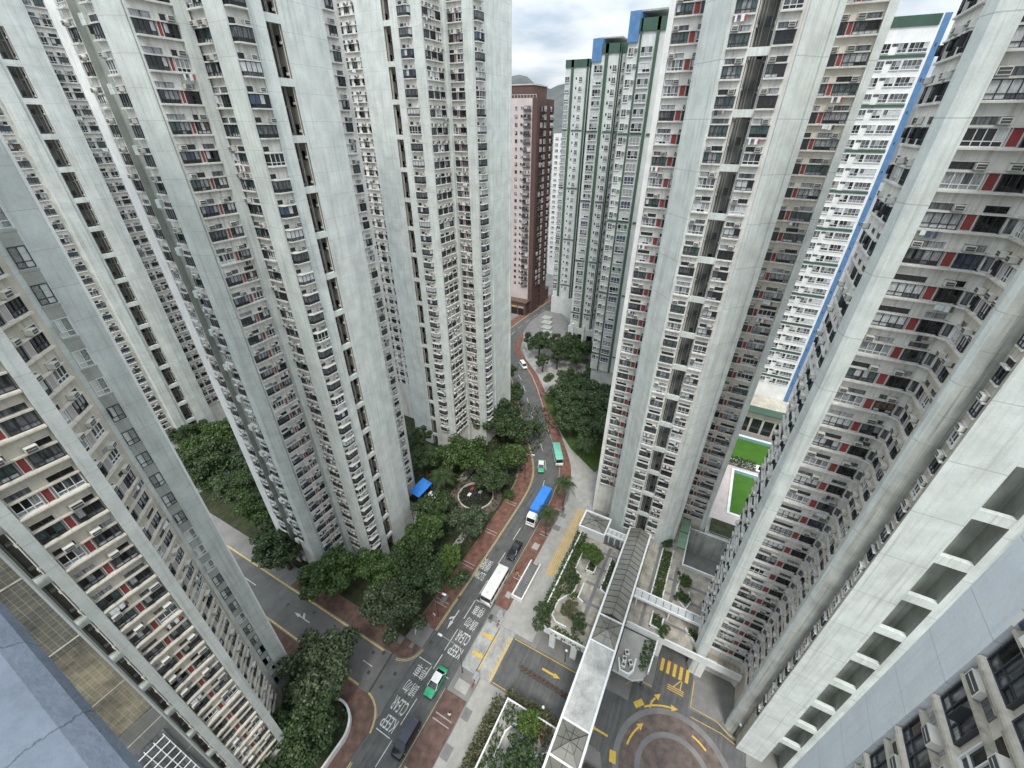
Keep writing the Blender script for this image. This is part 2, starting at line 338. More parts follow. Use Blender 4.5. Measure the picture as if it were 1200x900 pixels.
# ------------------------------------------------------------------ mesh helpers
class MB:
    """collects quads (and polygons) with material names, then becomes ONE mesh object"""
    def __init__(s): s.v = []; s.f = []; s.m = []; s.n = 0; s.chunks = []
    def quad(s, a, b, c, d, mat):
        s.v += [a, b, c, d]; s.f.append((s.n, s.n + 1, s.n + 2, s.n + 3)); s.m.append(mat); s.n += 4
    def poly(s, pts, mat):
        s.v += list(pts); s.f.append(tuple(range(s.n, s.n + len(pts)))); s.m.append(mat); s.n += len(pts)
    def hexa(s, p, mat, skip=()):
        b = s.n; s.v += list(p); s.n += 8
        for i, q in enumerate(((0, 3, 2, 1), (4, 5, 6, 7), (0, 1, 5, 4), (1, 2, 6, 5), (2, 3, 7, 6), (3, 0, 4, 7))):
            if i in skip: continue
            s.f.append(tuple(b + k for k in q)); s.m.append(mat)
    def box(s, x0, x1, y0, y1, z0, z1, mat, skip=()):
        s.hexa([(x0, y0, z0), (x1, y0, z0), (x1, y1, z0), (x0, y1, z0), (x0, y0, z1), (x1, y0, z1), (x1, y1, z1), (x0, y1, z1)], mat, skip)
    def fbox(s, F, s0, s1, n0, n1, z0, z1, mat, skip=()):
        s.hexa([F(s0, n1, z0), F(s1, n1, z0), F(s1, n0, z0), F(s0, n0, z0), F(s0, n1, z1), F(s1, n1, z1), F(s1, n0, z1), F(s0, n0, z1)], mat, skip)
    def prism(s, pts, z0, z1, mat, cap=None, bottom=False):
        n = len(pts)
        for i in range(n):
            a, b = pts[i], pts[(i + 1) % n]
            s.quad((*a, z0), (*b, z0), (*b, z1), (*a, z1), mat)
        s.poly([(*p, z1) for p in pts], cap or mat)
        if bottom: s.poly([(*p, z0) for p in reversed(pts)], mat)
    def tube(s, p0, p1, r0, r1, mat, n=8, cap=True):
        p0, p1 = Vector(p0), Vector(p1); d = (p1 - p0)
        if d.length < 1e-6: return
        d.normalize(); a = d.orthogonal().normalized(); b = d.cross(a)
        c0 = [tuple(p0 + (a * math.cos(2 * math.pi * i / n) + b * math.sin(2 * math.pi * i / n)) * r0) for i in range(n)]
        c1 = [tuple(p1 + (a * math.cos(2 * math.pi * i / n) + b * math.sin(2 * math.pi * i / n)) * r1) for i in range(n)]
        k = s.n; s.v += c0 + c1; s.n += 2 * n
        for i in range(n):
            j = (i + 1) % n
            s.f.append((k + i, k + j, k + n + j, k + n + i)); s.m.append(mat)
        if cap:
            s.f.append(tuple(k + n + i for i in range(n))); s.m.append(mat)
            s.f.append(tuple(k + i for i in reversed(range(n)))); s.m.append(mat)
    def loft(s, rings, mat, cap=True):
        n = len(rings[0]); k = s.n
        for r in rings: s.v += list(r)
        s.n += n * len(rings)
        for j in range(len(rings) - 1):
            for i in range(n):
                i2 = (i + 1) % n
                s.f.append((k + j * n + i, k + j * n + i2, k + (j + 1) * n + i2, k + (j + 1) * n + i)); s.m.append(mat)
        if cap:
            s.f.append(tuple(k + i for i in reversed(range(n)))); s.m.append(mat)
            s.f.append(tuple(k + (len(rings) - 1) * n + i for i in range(n))); s.m.append(mat)
    def mesh(s, name, smooth=False):
        me = bpy.data.meshes.new(name)
        me.from_pydata([tuple(p) for p in s.v], [], s.f)
        names = list(dict.fromkeys(s.m))
        for nm in names: me.materials.append(MATS[nm])
        ix = {nm: i for i, nm in enumerate(names)}
        me.polygons.foreach_set("material_index", np.array([ix[x] for x in s.m], dtype=np.int32))
        if smooth: me.polygons.foreach_set("use_smooth", np.ones(len(s.f), dtype=bool))
        me.update()
        return me
def link(name, me, parent=None, mat=None):
    o = bpy.data.objects.new(name, me); C.objects.link(o)
    if mat is not None: o.matrix_basis = mat
    if parent is not None:
        o.parent = parent; o.matrix_parent_inverse = parent_inverse(parent)
    return o
def world_of(p):
    mm = p.matrix_basis.copy()
    return world_of(p.parent) @ p.matrix_parent_inverse @ mm if p.parent is not None else mm
def parent_inverse(p): return world_of(p).inverted()
def build(mb, name, parent=None, smooth=False, mat=None): return link(name, mb.mesh(name, smooth), parent, mat)
def tag(o, label=None, cat=None, group=None, kind=None):
    if label: o["label"] = label
    if cat: o["category"] = cat
    if group: o["group"] = group
    if kind: o["kind"] = kind
    return o
def thing(name, label, cat, loc=(0, 0, 0), rz=0.0, group=None):
    o = bpy.data.objects.new(name, None); C.objects.link(o)
    o.empty_display_size = 0.5
    o.matrix_basis = Matrix.Translation(loc) @ Matrix.Rotation(rz, 4, 'Z')
    return tag(o, label, cat, group)
def local(mb, name, parent, smooth=False):
    """a part whose vertices are in its thing's own frame"""
    o = bpy.data.objects.new(name, mb.mesh(name, smooth)); C.objects.link(o); o.parent = parent
    return o
def structure(name, mb, smooth=False):
    o = build(mb, name, None, smooth); o["kind"] = "structure"; return o
def copy_tree(o, parent=None):
    c = o.copy(); C.objects.link(c)
    if parent is not None:
        c.parent = parent; c.matrix_parent_inverse = o.matrix_parent_inverse.copy()
    for ch in list(o.children): copy_tree(ch, c)
    return c

# ------------------------------------------------------------------ windows, air conditioners: shared templates
GLASS = ["glass_dark"] * 28 + ["glass_grey"] * 28 + ["glass_curtain_sky"] * 22 + ["glass_white"] * 12 + ["glass_blue"] * 4 + ["glass_brown"] * 3 + ["glass_green"] * 4  # extra pale panes paint the sky's reflection in, besides real curtains
LOWER = ["glass_grey"] * 4 + ["glass_curtain_sky"] * 3 + ["glass_white"] * 2 + ["glass_dark"] * 3
TPL = {}
def win_template(w, h, style, k):
    """local frame: s along the wall, n outwards, z up; lower left corner at the origin"""
    rr = random.Random("%.2f %.2f %s %d" % (w, h, style, k))
    mb = MB(); F = lambda s_, n_, z_: (s_, -n_, z_)
    fr = "frame_dark" if style in ("dark", "open") else "frame_white"
    if style == "dark" and k in (4, 6): fr = "frame_white"
    t = 0.055 if w > 1.0 else 0.05
    box_ = 0.12
    cols = max(1, int(round(w / (0.52 if style != "white" else 0.72))))
    th = rr.choice(GLASS); th2 = rr.choice(GLASS); low = rr.choice(LOWER)
    zr = h * 0.30 if style == "dark" else (h * 0.36 if style == "white" else 0.0)
    mb.fbox(F, 0, t, -box_, 0.03, 0, h, fr); mb.fbox(F, w - t, w, -box_, 0.03, 0, h, fr)
    mb.fbox(F, t, w - t, -box_, 0.03, h - t, h, fr); mb.fbox(F, t, w - t, -box_, 0.03, 0, t, fr)
    step = (w - 2 * t) / cols
    for i in range(cols):
        a = t + i * step; b = a + step
        if i > 0: mb.fbox(F, a - t * 0.45, a + t * 0.45, -0.05, 0.02 + (0.012 if i % 2 else 0), t, h - t, fr)
        g = th if rr.random() < 0.62 else th2
        if style == "open": g = "glass_dark"
        if style == "white" and g == "glass_dark" and rr.random() < 0.6: g = rr.choice(("glass_grey", "glass_curtain_sky", "glass_curtain_sky", "glass_white"))
        dn_ = -0.03 if (i + k) % 2 else -0.045
        if zr: 
            mb.quad(F(a, dn_, t), F(b, dn_, t), F(b, dn_, zr), F(a, dn_, zr), low if rr.random() < 0.8 else th)
        mb.quad(F(a, dn_, zr or t), F(b, dn_, zr or t), F(b, dn_, h - t), F(a, dn_, h - t), g)
    if zr: mb.fbox(F, t, w - t, -0.05, 0.018, zr - t * 0.5, zr + t * 0.5, fr)
    if style == "dark" and rr.random() < 0.3:      # one casement standing open
        i = rr.randrange(cols); a = t + i * step
        mb.fbox(F, a + 0.01, a + 0.04, 0.02, 0.32, zr + 0.05, h - t - 0.03, fr)
    if style == "white": mb.fbox(F, -0.06, w + 0.06, -box_, 0.09, -0.09, -0.003, "frame_white")
    return mb
def bay_template(w, h, k):
    """a bay window standing out of the wall: splayed sides, slab below and above"""
    rr = random.Random(900 + k); mb = MB(); F = lambda s_, n_, z_: (s_, -n_, z_)
    d, sp, t = 0.62, 0.28, 0.05
    th = rr.choice(GLASS); low = rr.choice(LOWER); fr = "frame_dark" if k != 3 else "frame_white"
    pts = [(0.0, 0.0), (sp, d), (w - sp, d), (w, 0.0)]
    z1 = h * 0.28
    for (a, b, cols) in ((pts[0], pts[1], 1), (pts[1], pts[2], max(2, int((w - 2 * sp) / 0.5))), (pts[2], pts[3], 1)):
        for i in range(cols):
            f0, f1 = i / cols, (i + 1) / cols
            p = (a[0] + (b[0] - a[0]) * f0, a[1] + (b[1] - a[1]) * f0); q = (a[0] + (b[0] - a[0]) * f1, a[1] + (b[1] - a[1]) * f1)
            mb.quad(F(*p, 0), F(*q, 0), F(*q, z1), F(*p, z1), low)
            mb.quad(F(*p, z1), F(*q, z1), F(*q, h), F(*p, h), th if rr.random() < 0.7 else rr.choice(GLASS))
            mb.tube(F(p[0], p[1], 0), F(p[0], p[1], h), 0.04, 0.04, fr, 4, False)
        for z in (0.02, z1, h - 0.02):
            mb.tube(F(*a, z), F(*b, z), 0.035, 0.035, fr, 4, False)
    mb.tube(F(*pts[3], 0), F(*pts[3], h), 0.04, 0.04, fr, 4, False)
    e = [(-0.08, 0.0), (sp - 0.06, d + 0.12), (w - sp + 0.06, d + 0.12), (w + 0.08, 0.0)]
    for z0, z1_ in ((-0.14, -0.01), (h + 0.01, h + 0.11)):
        mb.hexa([F(*e[0], z0), F(*e[1], z0), F(*e[2], z0), F(*e[3], z0), F(*e[0], z1_), F(*e[1], z1_), F(*e[2], z1_), F(*e[3], z1_)], "ledge_white")
    return mb
def ac_template(k):
    mb = MB(); F = lambda s_, n_, z_: (s_, -n_, z_)
    w, h, d = (0.62, 0.40, 0.50) if k < 3 else (0.74, 0.46, 0.36)
    mb.fbox(F, 0, w, -0.05, d, 0, h, "unit_white")
    mb.fbox(F, 0.05, w - 0.05, d, d + 0.015, 0.05, h - 0.05, "unit_grille")
    mb.fbox(F, 0.08, w - 0.08, d + 0.015, d + 0.022, h * 0.48, h * 0.54, "unit_white")
    mb.fbox(F, -0.02, w + 0.02, -0.05, d * 0.9, -0.05, -0.004, "metal_grey")
    return mb
def red_template(w, h, mat):
    mb = MB(); F = lambda s_, n_, z_: (s_, -n_, z_)
    mb.fbox(F, 0.05, w - 0.05, 0, 0.03, 0.05, h - 0.04, mat)
    for a, b in ((0.0, 0.05), (w - 0.05, w)): mb.fbox(F, a, b, -0.1, 0.07, 0, h, "ledge_white")
    mb.fbox(F, 0.05, w - 0.05, 0, 0.05, 0, 0.05, "ledge_white")
    return mb
def laundry_template(k):
    """clothes pegged to a pole under the sill"""
    rr = random.Random(k * 17); mb = MB(); F = lambda s_, n_, z_: (s_, -n_, z_)
    mb.tube(F(0, 0.12, 0.62), F(1.3, 0.12, 0.62), 0.015, 0.015, "metal_grey", 5)
    for q in (0.05, 1.25): mb.tube(F(q, -0.4, 0.66), F(q, 0.14, 0.62), 0.015, 0.015, "metal_grey", 4)
    x = 0.06
    while x < 1.15:
        wd = rr.uniform(0.16, 0.34); hh = rr.uniform(0.3, 0.58); c = rr.choice(("cloth_white", "cloth_white", "cloth_dark", "glass_blue", "cloth_red", "panel_grey", "paint_blue_grey", "glass_brown"))
        mb.hexa([F(x, 0.16, 0.62 - hh), F(x + wd, 0.15, 0.62 - hh * 0.95), F(x + wd, 0.11, 0.62 - hh * 0.95), F(x, 0.12, 0.62 - hh), F(x, 0.14, 0.62), F(x + wd, 0.14, 0.62), F(x + wd, 0.11, 0.62), F(x, 0.11, 0.62)], c); x += wd + rr.uniform(0.02, 0.16)
    return mb
class Template:
    def __init__(s, mb, name):
        s.me = mb.mesh(name); s.name = name
        s.co = np.array(mb.v, dtype=np.float64)
        s.faces = mb.f; s.mats = mb.m; s.mb = mb; s.pair = None
    def split(s):
        """panes and frame as two meshes, for the windows seen largest"""
        if s.pair is None:
            out = []
            for want in (False, True):
                q = MB(); q.v = s.mb.v; 
                for f, mm in zip(s.mb.f, s.mb.m):
                    if mm.startswith("frame") == want: q.f.append(f); q.m.append(mm)
                me = q.mesh(s.name); bm = bmesh.new(); bm.from_mesh(me); bmesh.ops.delete(bm, geom=[v for v in bm.verts if not v.link_faces], context='VERTS'); bm.to_mesh(me); bm.free(); out.append(me)
            s.pair = out
        return s.pair
def template(key, make):
    if key not in TPL: TPL[key] = Template(make(), key[0])
    return TPL[key]
class Frame:
    """s runs from p0 towards p1, n outwards (to the right of the way), z up"""
    def __init__(f, p0, p1, z=0.0):
        d = Vector((p1[0] - p0[0], p1[1] - p0[1], 0)); f.len = d.length; d.normalize()
        f.d = d; f.nrm = Vector((d.y, -d.x, 0)); f.o = Vector((p0[0], p0[1], z))
    def __call__(f, s, n, z): return tuple(f.o + f.d * s + f.nrm * n + Vector((0, 0, z)))
    def matrix(f, s, n, z):
        M = Matrix.Identity(4); p = f(s, n, z)
        for i in range(3): M[i][0] = f.d[i]; M[i][1] = -f.nrm[i]; M[i][2] = 1.0 if i == 2 else 0.0; M[i][3] = p[i]
        return M
SEGS = []      # plan outlines of all towers: what hides what, seen from above
def blocked(p, own_eps=0.25):
    x, y = p
    for (x0, y0, x1, y1, top) in SEGS:
        dx, dy = x1 - x0, y1 - y0; den = x * dy - y * dx
        if abs(den) < 1e-9: continue
        t = (x0 * dy - y0 * dx) / den; u = (x0 * y - y0 * x) / den
        if 0.0 < u < 1.0 and 0.01 < t < 1.0 - own_eps / math.hypot(x, y) and top > 70: return True
    return False
inv_cam = m.inverted()
def shown(p, nrm=None):
    q = inv_cam @ Vector(p)
    if q.z > -0.3: return 0.0
    X = 600 + 490 * q.x / -q.z; Y = 450 - 490 * q.y / -q.z
    if X < -25 or X > 1225 or Y < -25 or Y > 925: return 0.0
    v = EYE - Vector(p); d = v.length
    if nrm is not None:
        c = v.dot(nrm) / d
        if c < 0.02: return 0.0
    else: c = 1.0
    return c / (d * d)
class Tower:
    def __init__(t, name, label, cat, base, z0=0.0, z1=99.0, phase=0.5, pitch=2.7, first=7.0, conc="concrete_plain", wall="wall_white"):
        t.e = thing(name, label, cat, (base[0], base[1], 0)); t.z0, t.z1, t.phase, t.pitch, t.first = z0, z1, phase, pitch, first
        t.wall = MB(); t.items = {}; t.conc = conc; t.wm = wall; t.plan = []; t.rr = random.Random(len(label) * 31 + int(base[0]))
    def floors(t, lo=None, hi=None, ph=None):
        ph = t.phase if ph is None else ph
        k = math.ceil(((lo or t.first) + 1.5 - ph) / t.pitch)
        while ph + k * t.pitch < (hi or t.z1) - 0.9:
            yield k, ph + k * t.pitch
            k += 1
    def seg(t, p0, p1, mat=None, z0=None, z1=None):
        F = Frame(p0, p1)
        z0 = t.z0 if z0 is None else z0; z1 = t.z1 if z1 is None else z1
        t.wall.quad(F(0, 0, z0), F(F.len, 0, z0), F(F.len, 0, z1), F(0, 0, z1), mat or t.wm)
        SEGS.append((*p0, *p1, t.z1)); t.plan.append(p0)
        return F
    def path(t, pts, mats=None):
        out = []
        for i in range(len(pts) - 1): out.append(t.seg(pts[i], pts[i + 1], mats[i] if mats else None))
        t.plan.append(pts[-1]); return out
    def put(t, part, tpl, F, s, n, z, size=1.0):
        c = F(s + 0.4, n + 0.3, z + 0.4)
        v = shown(c, F.nrm) * size
        t.items.setdefault(part, []).append((v, tpl, F.matrix(s, n, z), c))
    def window(t, F, s0, s1, z, h=1.15, style="dark", n=0.12, part="window"):
        w = round(s1 - s0, 2); k = t.rr.randrange(7)
        if style == "dark" and k == 4 and t.rr.random() < 0.6: k = 0
        t.put(part, template(("window", w, round(h, 2), style, k), lambda: win_template(w, h, style, k)), F, s0, n, z, w * h)
    def unit(t, F, s, z, n=0.0):
        k = t.rr.randrange(4)
        t.put("air_conditioner", template(("air_conditioner", k), lambda: ac_template(k)), F, s, n, z, 0.3)
    def panel(t, F, s0, s1, z, h=1.15, mat="panel_red", n=0.1):
        w = round(s1 - s0, 2)
        t.put("red_panel" if mat == "panel_red" else "grey_panel", template(("red_panel" if mat == "panel_red" else "grey_panel", w, mat), lambda: red_template(w, h, mat)), F, s0, n, z, w * h)
    def bay(t, F, items, lo=None, hi=None, ledge=0.40, acp=0.75, ledge_mat="ledge_white", strip=True, h=1.15, unit_n=0.0, ph=None):
        """a run of windows over every floor: sill slab, windows and panels, lintel slab, strip of openings with air conditioners"""
        a = min(i[0] for i in items) - 0.06; b = max(i[1] for i in items) + 0.06
        for k, zf in t.floors(lo, hi, ph):
            W = t.wall
            W.fbox(F, a, b, 0, ledge, zf - h - 0.17, zf - h - 0.05, ledge_mat)
            W.fbox(F, a, b, 0, ledge - 0.05, zf - h - 0.05, zf - h, t.wm)
            W.fbox(F, a, b, 0, 0.24, zf + 0.0, zf + 0.12, ledge_mat)
            for (s0, s1, kind) in items:
                if kind == "win": t.window(F, s0, s1, zf - h, h)
                elif kind == "open": t.window(F, s0, s1, zf - h, h, "open" if t.rr.random() < 0.7 else "dark")
                elif kind == "red": t.panel(F, s0, s1, zf - h, h)
                elif kind == "grey": t.panel(F, s0, s1, zf - h, h, "panel_grey")
                if kind in ("win", "open") and strip:
                    w = s1 - s0; c0 = s0 + (0.05 if w > 1 else 0.0); c1 = s1 - (0.1 if w > 1 else 0.0)
                    q_ = t.rr.random(); W.fbox(F, c0, c1, 0.004, 0.03, zf + 0.17, zf + 0.64, "glass_dark" if q_ < 0.5 else ("glass_grey" if q_ < 0.8 else "glass_curtain_sky"))
                    W.fbox(F, (c0 + c1) / 2 - 0.03, (c0 + c1) / 2 + 0.03, 0.031, 0.05, zf + 0.17, zf + 0.64, "frame_dark")
                    if t.rr.random() < 0.13 and w > 1.2: t.put("laundry", template(("laundry", t.rr.randrange(4)), lambda: laundry_template(len(TPL))), F, s0 + 0.1, 0.45, zf - h - 0.75, 0.5)
                    W.fbox(F, c0 - 0.04, c1 + 0.04, 0.004, 0.10, zf + 0.64, zf + 0.70, ledge_mat)
                    if t.rr.random() < acp: t.unit(F, (c0 if t.rr.random() < 0.5 else max(c0, c1 - 0.72)), zf + 0.19, unit_n)
    def bays_out(t, F, s0, s1, lo=None, hi=None, ph=None):
        for k, zf in t.floors(lo, hi, ph):
            w = round(s1 - s0, 2); kk = t.rr.randrange(5)
            t.put("bay_window", template(("bay_window", w, kk), lambda: bay_template(w, 1.2, kk)), F, s0, 0.0, zf - 1.2, 3.0)
            t.wall.fbox(F, s0 + 0.1, s0 + 0.75, 0.004, 0.03, zf + 0.2, zf + 0.66, "glass_dark")
            if t.rr.random() < 0.8: t.unit(F, s0 + 1.2 + t.rr.random() * 0.5, zf + 0.2)
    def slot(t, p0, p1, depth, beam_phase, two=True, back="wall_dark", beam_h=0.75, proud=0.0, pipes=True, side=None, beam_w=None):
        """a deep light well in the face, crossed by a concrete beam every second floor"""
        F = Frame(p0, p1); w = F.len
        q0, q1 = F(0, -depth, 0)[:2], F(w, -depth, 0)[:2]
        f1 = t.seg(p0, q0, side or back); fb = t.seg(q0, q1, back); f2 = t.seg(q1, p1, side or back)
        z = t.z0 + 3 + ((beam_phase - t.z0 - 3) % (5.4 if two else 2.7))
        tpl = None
        key = ("beam", round(w, 2), beam_h, t.conc, beam_w); bs = w - beam_w if beam_w else 0
        def mk():
            mb = MB(); mb.fbox(lambda s, n, zz: (s, -n, zz), bs, w, -0.45, proud, -beam_h, 0, t.conc); return mb
        while z < t.z1 - 1:
            t.put("beam", template(key, mk), F, 0, 0, z, 1.5)
            z += 5.4 if two else 2.7
        if pipes:
            for fx in (0.18, 0.34, 0.72):
                x = w * fx
                t.wall.tube(F(x, -depth + 0.12, t.z0), F(x, -depth + 0.12, t.z1), 0.055, 0.055, "concrete_grey", 5, False)
            for k, zf in t.floors():
                t.wall.fbox(fb, w * 0.42, w * 0.42 + 0.5, 0.0, 0.04, zf - 0.9, zf - 0.1, "glass_dark")
                t.wall.fbox(fb, w * 0.78, w * 0.95, 0.0, 0.25, zf - 1.3, zf - 1.1, "concrete_grey")
                for ff in (f1, f2): t.wall.fbox(ff, depth * 0.36, depth * 0.66, 0.004, 0.03, zf - 1.2, zf - 0.2, "glass_dark"); t.wall.fbox(ff, depth * 0.7, depth * 0.86, 0.004, 0.2, zf - 1.0, zf - 0.75, "unit_white")
            for ff in (f1, f2):
                for fx in (0.16, 0.27, 0.9): t.wall.tube(ff(depth * fx, 0.09, t.z0), ff(depth * fx, 0.09, t.z1), 0.05, 0.05, "wall_white", 5, False)
        return F
    def pillar(t, F, s0, s1, n0, n1, mat=None, z0=None, z1=None):
        mb = MB(); mb.fbox(F, s0, s1, n0, n1, t.z0 if z0 is None else z0, t.z1 if z1 is None else z1, mat or t.conc)
        return build(mb, "pillar", t.e)
    def post(t, pts, mat=None, z0=None, z1=None, smooth=False):
        mb = MB(); mb.prism(pts, t.z0 if z0 is None else z0, t.z1 if z1 is None else z1, mat or t.conc)
        return build(mb, "pillar", t.e)
    def finish(t, close=(), limit=100, roof="concrete_grey"):
        pts = t.plan + list(close)
        q = [t.plan[-1]] + list(close) + [t.plan[0]]
        for i in range(len(q) - 1):
            if math.dist(q[i], q[i + 1]) > 0.01:
                F = Frame(q[i], q[i + 1]); t.wall.quad(F(0, 0, t.z0), F(F.len, 0, t.z0), F(F.len, 0, t.z1), F(0, 0, t.z1), t.wm); SEGS.append((*q[i], *q[i + 1], t.z1))
        cl = [pts[0]]
        for p in pts[1:]:
            if math.dist(p, cl[-1]) > 0.01: cl.append(p)
        if math.dist(cl[0], cl[-1]) < 0.01: cl.pop()
        t.cl = cl; t.limit = limit; t.roofm = roof
        TOWERS.append(t)
    def emit(t):
        build(t.wall, "wall", t.e)
        mb = MB(); mb.poly([(*p, t.z1) for p in t.cl], t.roofm); build(mb, "roof", t.e)
        inv = parent_inverse(t.e)
        for part, its in t.items.items():
            seen = []; rest = []
            for it in its:
                v = it[0]
                if v > 0 and not blocked(it[3][:2]): seen.append(it)
                else: rest.append(it)
            seen.sort(key=lambda a: -a[0])
            for v, tpl, M, c in seen[:t.limit]:
                near = part == "window" and (EYE - Vector(c)).length < 75
                o = bpy.data.objects.new(part, tpl.split()[0] if near else tpl.me); C.objects.link(o); o.parent = t.e; o.matrix_parent_inverse = inv; o.matrix_basis = M
                if near: q = bpy.data.objects.new("frame", tpl.split()[1]); C.objects.link(q); q.parent = o
            more = seen[t.limit:] + [r for r in rest if r[3][2] < t.z1]
            if more:
                o = merge(part, [(tp, M) for _, tp, M, _ in more], t.e, inv)
                o["kind"] = "stuff"
TOWERS = []
def merge(name, lst, parent, inv):
    vs, fl, starts, tot, mi = [], [], [], [], []
    names, n, ln = {}, 0, 0
    for tp, M in lst:
        A = np.array(M); co = tp.co @ A[:3, :3].T + A[:3, 3]
        vs.append(co)
        for f, mm in zip(tp.faces, tp.mats):
            starts.append(ln); tot.append(len(f)); ln += len(f)
            fl.extend([i + n for i in f]); mi.append(names.setdefault(mm, len(names)))
        n += len(co)
    me = bpy.data.meshes.new(name); V = np.concatenate(vs)
    me.vertices.add(len(V)); me.vertices.foreach_set("co", V.astype(np.float32).ravel())
    me.loops.add(ln); me.loops.foreach_set("vertex_index", np.array(fl, dtype=np.int32))
    me.polygons.add(len(starts)); me.polygons.foreach_set("loop_start", np.array(starts, dtype=np.int32))
    me.polygons.foreach_set("material_index", np.array(mi, dtype=np.int32))
    for k in names: me.materials.append(MATS[k])
    me.update(calc_edges=True); me.validate()
    o = bpy.data.objects.new(name, me); C.objects.link(o)
    if parent is not None: o.parent = parent; o.matrix_parent_inverse = inv
    return o

# ================================================================== TOWERS (plan in metres on the estate's grid)
# --- the tower right of the street, its end block towards the viewer
t = Tower("apartment_tower", "pale tower right of the street, two window columns flanking its dark well", "tower", (70, 3), phase=2.0, conc="concrete_right")
F = t.path([(76, 14.95), (68.3, 14.95), (68.3, 14.25), (68.6, 14.25), (68.6, 10.1), (63.5, 9.9), (60.6, 6.7), (60.6, 4.45)], [t.wm, "render_white", t.wm, t.wm, t.wm, t.conc, t.wm])
t.bay(F[3], [(0.12, 2.03, "win"), (2.15, 2.9, "red"), (3.0, 3.95, "open")])
t.bay(F[6], [(0.14, 2.05, "win")], ph=0.4)
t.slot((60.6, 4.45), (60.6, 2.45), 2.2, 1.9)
F = t.path([(60.6, 2.45), (60.6, -0.57), (62.9, -2.55), (62.9, -3.05), (68.6, -3.05), (68.6, -7.1), (68.2, -7.1), (68.2, -7.95), (76, -7.95)], [t.wm, t.conc, t.conc, t.wm, "wall_cream", t.conc, t.conc, t.wm])
t.bay(F[0], [(0.12, 1.92, "win")], ph=0.4)
t.bay(F[4], [(0.25, 1.0, "open"), (1.08, 1.6, "red"), (1.68, 3.95, "win")], lo=8, ph=1.75)
t.post([(60.42, 7.1), (60.42, 6.62), (60.62, 6.62), (60.62, 6.9)]); t.post([(60.42, -0.05), (60.42, -0.65), (60.6, -0.75), (60.6, -0.05)])
t.post([(62.75, -2.5), (62.75, -3.1), (63.0, -3.1), (63.0, -2.5)])
t.post([(64.2, 9.9), (60.45, 6.75), (60.25, 6.95), (64.0, 10.2)])
t.finish([(90, -7.95), (90, 14.95)])

# --- the tower at the right edge: concave court of windows between a folded pillar and a round one
t = Tower("apartment_tower", "concrete tower at right with square wells and a stained round pillar", "tower", (42, -18), phase=0.35, conc="concrete_east")
F = t.path([(52.0, -9.9), (44.4, -9.9), (44.4, -10.1), (43.3, -10.2), (43.3, -11.4), (44.7, -11.4), (44.7, -16.3), (44.2, -17.0), (39.3, -17.0)],
           ["wall_white", t.conc, t.conc, t.conc, t.conc, "wall_white", "wall_white", "wall_cream"])
t.bay(F[0], [(0.5, 1.6, "win"), (1.8, 2.7, "grey"), (2.9, 4.0, "win"), (5.2, 6.4, "win")], lo=5, ledge=0.26, acp=0.5)
t.post([(44.45, -9.62), (43.35, -10.0), (43.15, -10.35), (43.15, -11.35), (44.0, -11.5), (44.6, -11.5)])
t.bay(F[5], [(0.28, 2.5, "win"), (2.62, 3.3, "red"), (3.42, 4.85, "open")], lo=6, ledge=0.5)
for k, zf in t.floors(6):
    t.wall.fbox(F[6], 0, F[6].len, 0, 0.5, zf - 1.32, zf - 1.15, "ledge_white"); t.wall.fbox(F[6], 0, F[6].len, 0, 0.24, zf, zf + 0.12, "ledge_white"); t.wall.fbox(F[6], 0.2, 0.65, 0.004, 0.03, zf - 1.1, zf - 0.1, "glass_grey")
t.bay(F[7], [(0.35, 1.15, "win"), (1.3, 1.85, "grey"), (2.0, 2.9, "win"), (3.6, 4.5, "win")], lo=6, ledge=0.36, acp=0.8, ledge_mat="wall_cream")
F = t.path([(39.3, -17.0), (39.2, -16.2), (38.1, -15.95), (37.68, -16.25), (37.48, -16.8), (37.55, -17.4), (37.6, -17.6), (36.0, -17.6), (36.0, -20.95)],
           [t.conc, t.conc, t.conc, "concrete_stained", "concrete_stained", "concrete_stained", "wall_dirty", t.conc])
t.bay(F[6], [(0.4, 1.3, "win")], lo=8, ledge=0.16, acp=0.5, unit_n=-0.15)
t.slot((36.0, -20.95), (36.0, -23.1), 1.9, 2.75, back="concrete_grey", beam_h=0.95, proud=0.0, pipes=False, side="concrete_grey")
t.path([(36.0, -23.1), (36.0, -27), (44, -27)], [t.conc, t.wm])
t.finish([(60, -27), (60, -14), (52.0, -14)])

# --- the tower at the left edge with the red panels
t = Tower("apartment_tower", "weathered tower at the left edge with cream bays and dark red panels", "tower", (5, 46), phase=0.9, conc="concrete_corner", wall="wall_cream")
F = t.path([(-9, 38.2), (-1.75, 38.2)], [t.conc])
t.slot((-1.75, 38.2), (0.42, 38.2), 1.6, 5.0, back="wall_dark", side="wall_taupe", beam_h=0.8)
F = t.path([(0.42, 38.2), (0.42, 37.25), (1.12, 37.25), (1.12, 37.5), (4.95, 37.5), (4.95, 37.2), (5.75, 37.2), (5.75, 40.9), (9.0, 44.15), (9.0, 44.5), (12.15, 44.5), (12.45, 44.9), (12.45, 60)],
           [t.conc, t.conc, t.conc, "wall_cream", t.conc, t.conc, t.conc, "wall_dirty", t.conc, t.conc, "render_white", t.conc])
t.bay(F[3], [(0.10, 1.45, "win"), (1.58, 2.05, "red"), (2.18, 3.72, "win")], lo=4, ledge=0.42, acp=0.55, ledge_mat="wall_cream")
t.bay(F[7], [(0.25, 1.35, "win"), (1.5, 2.15, "grey"), (2.3, 3.7, "win")], lo=4, ledge=0.35, ledge_mat="wall_cream", acp=0.9)
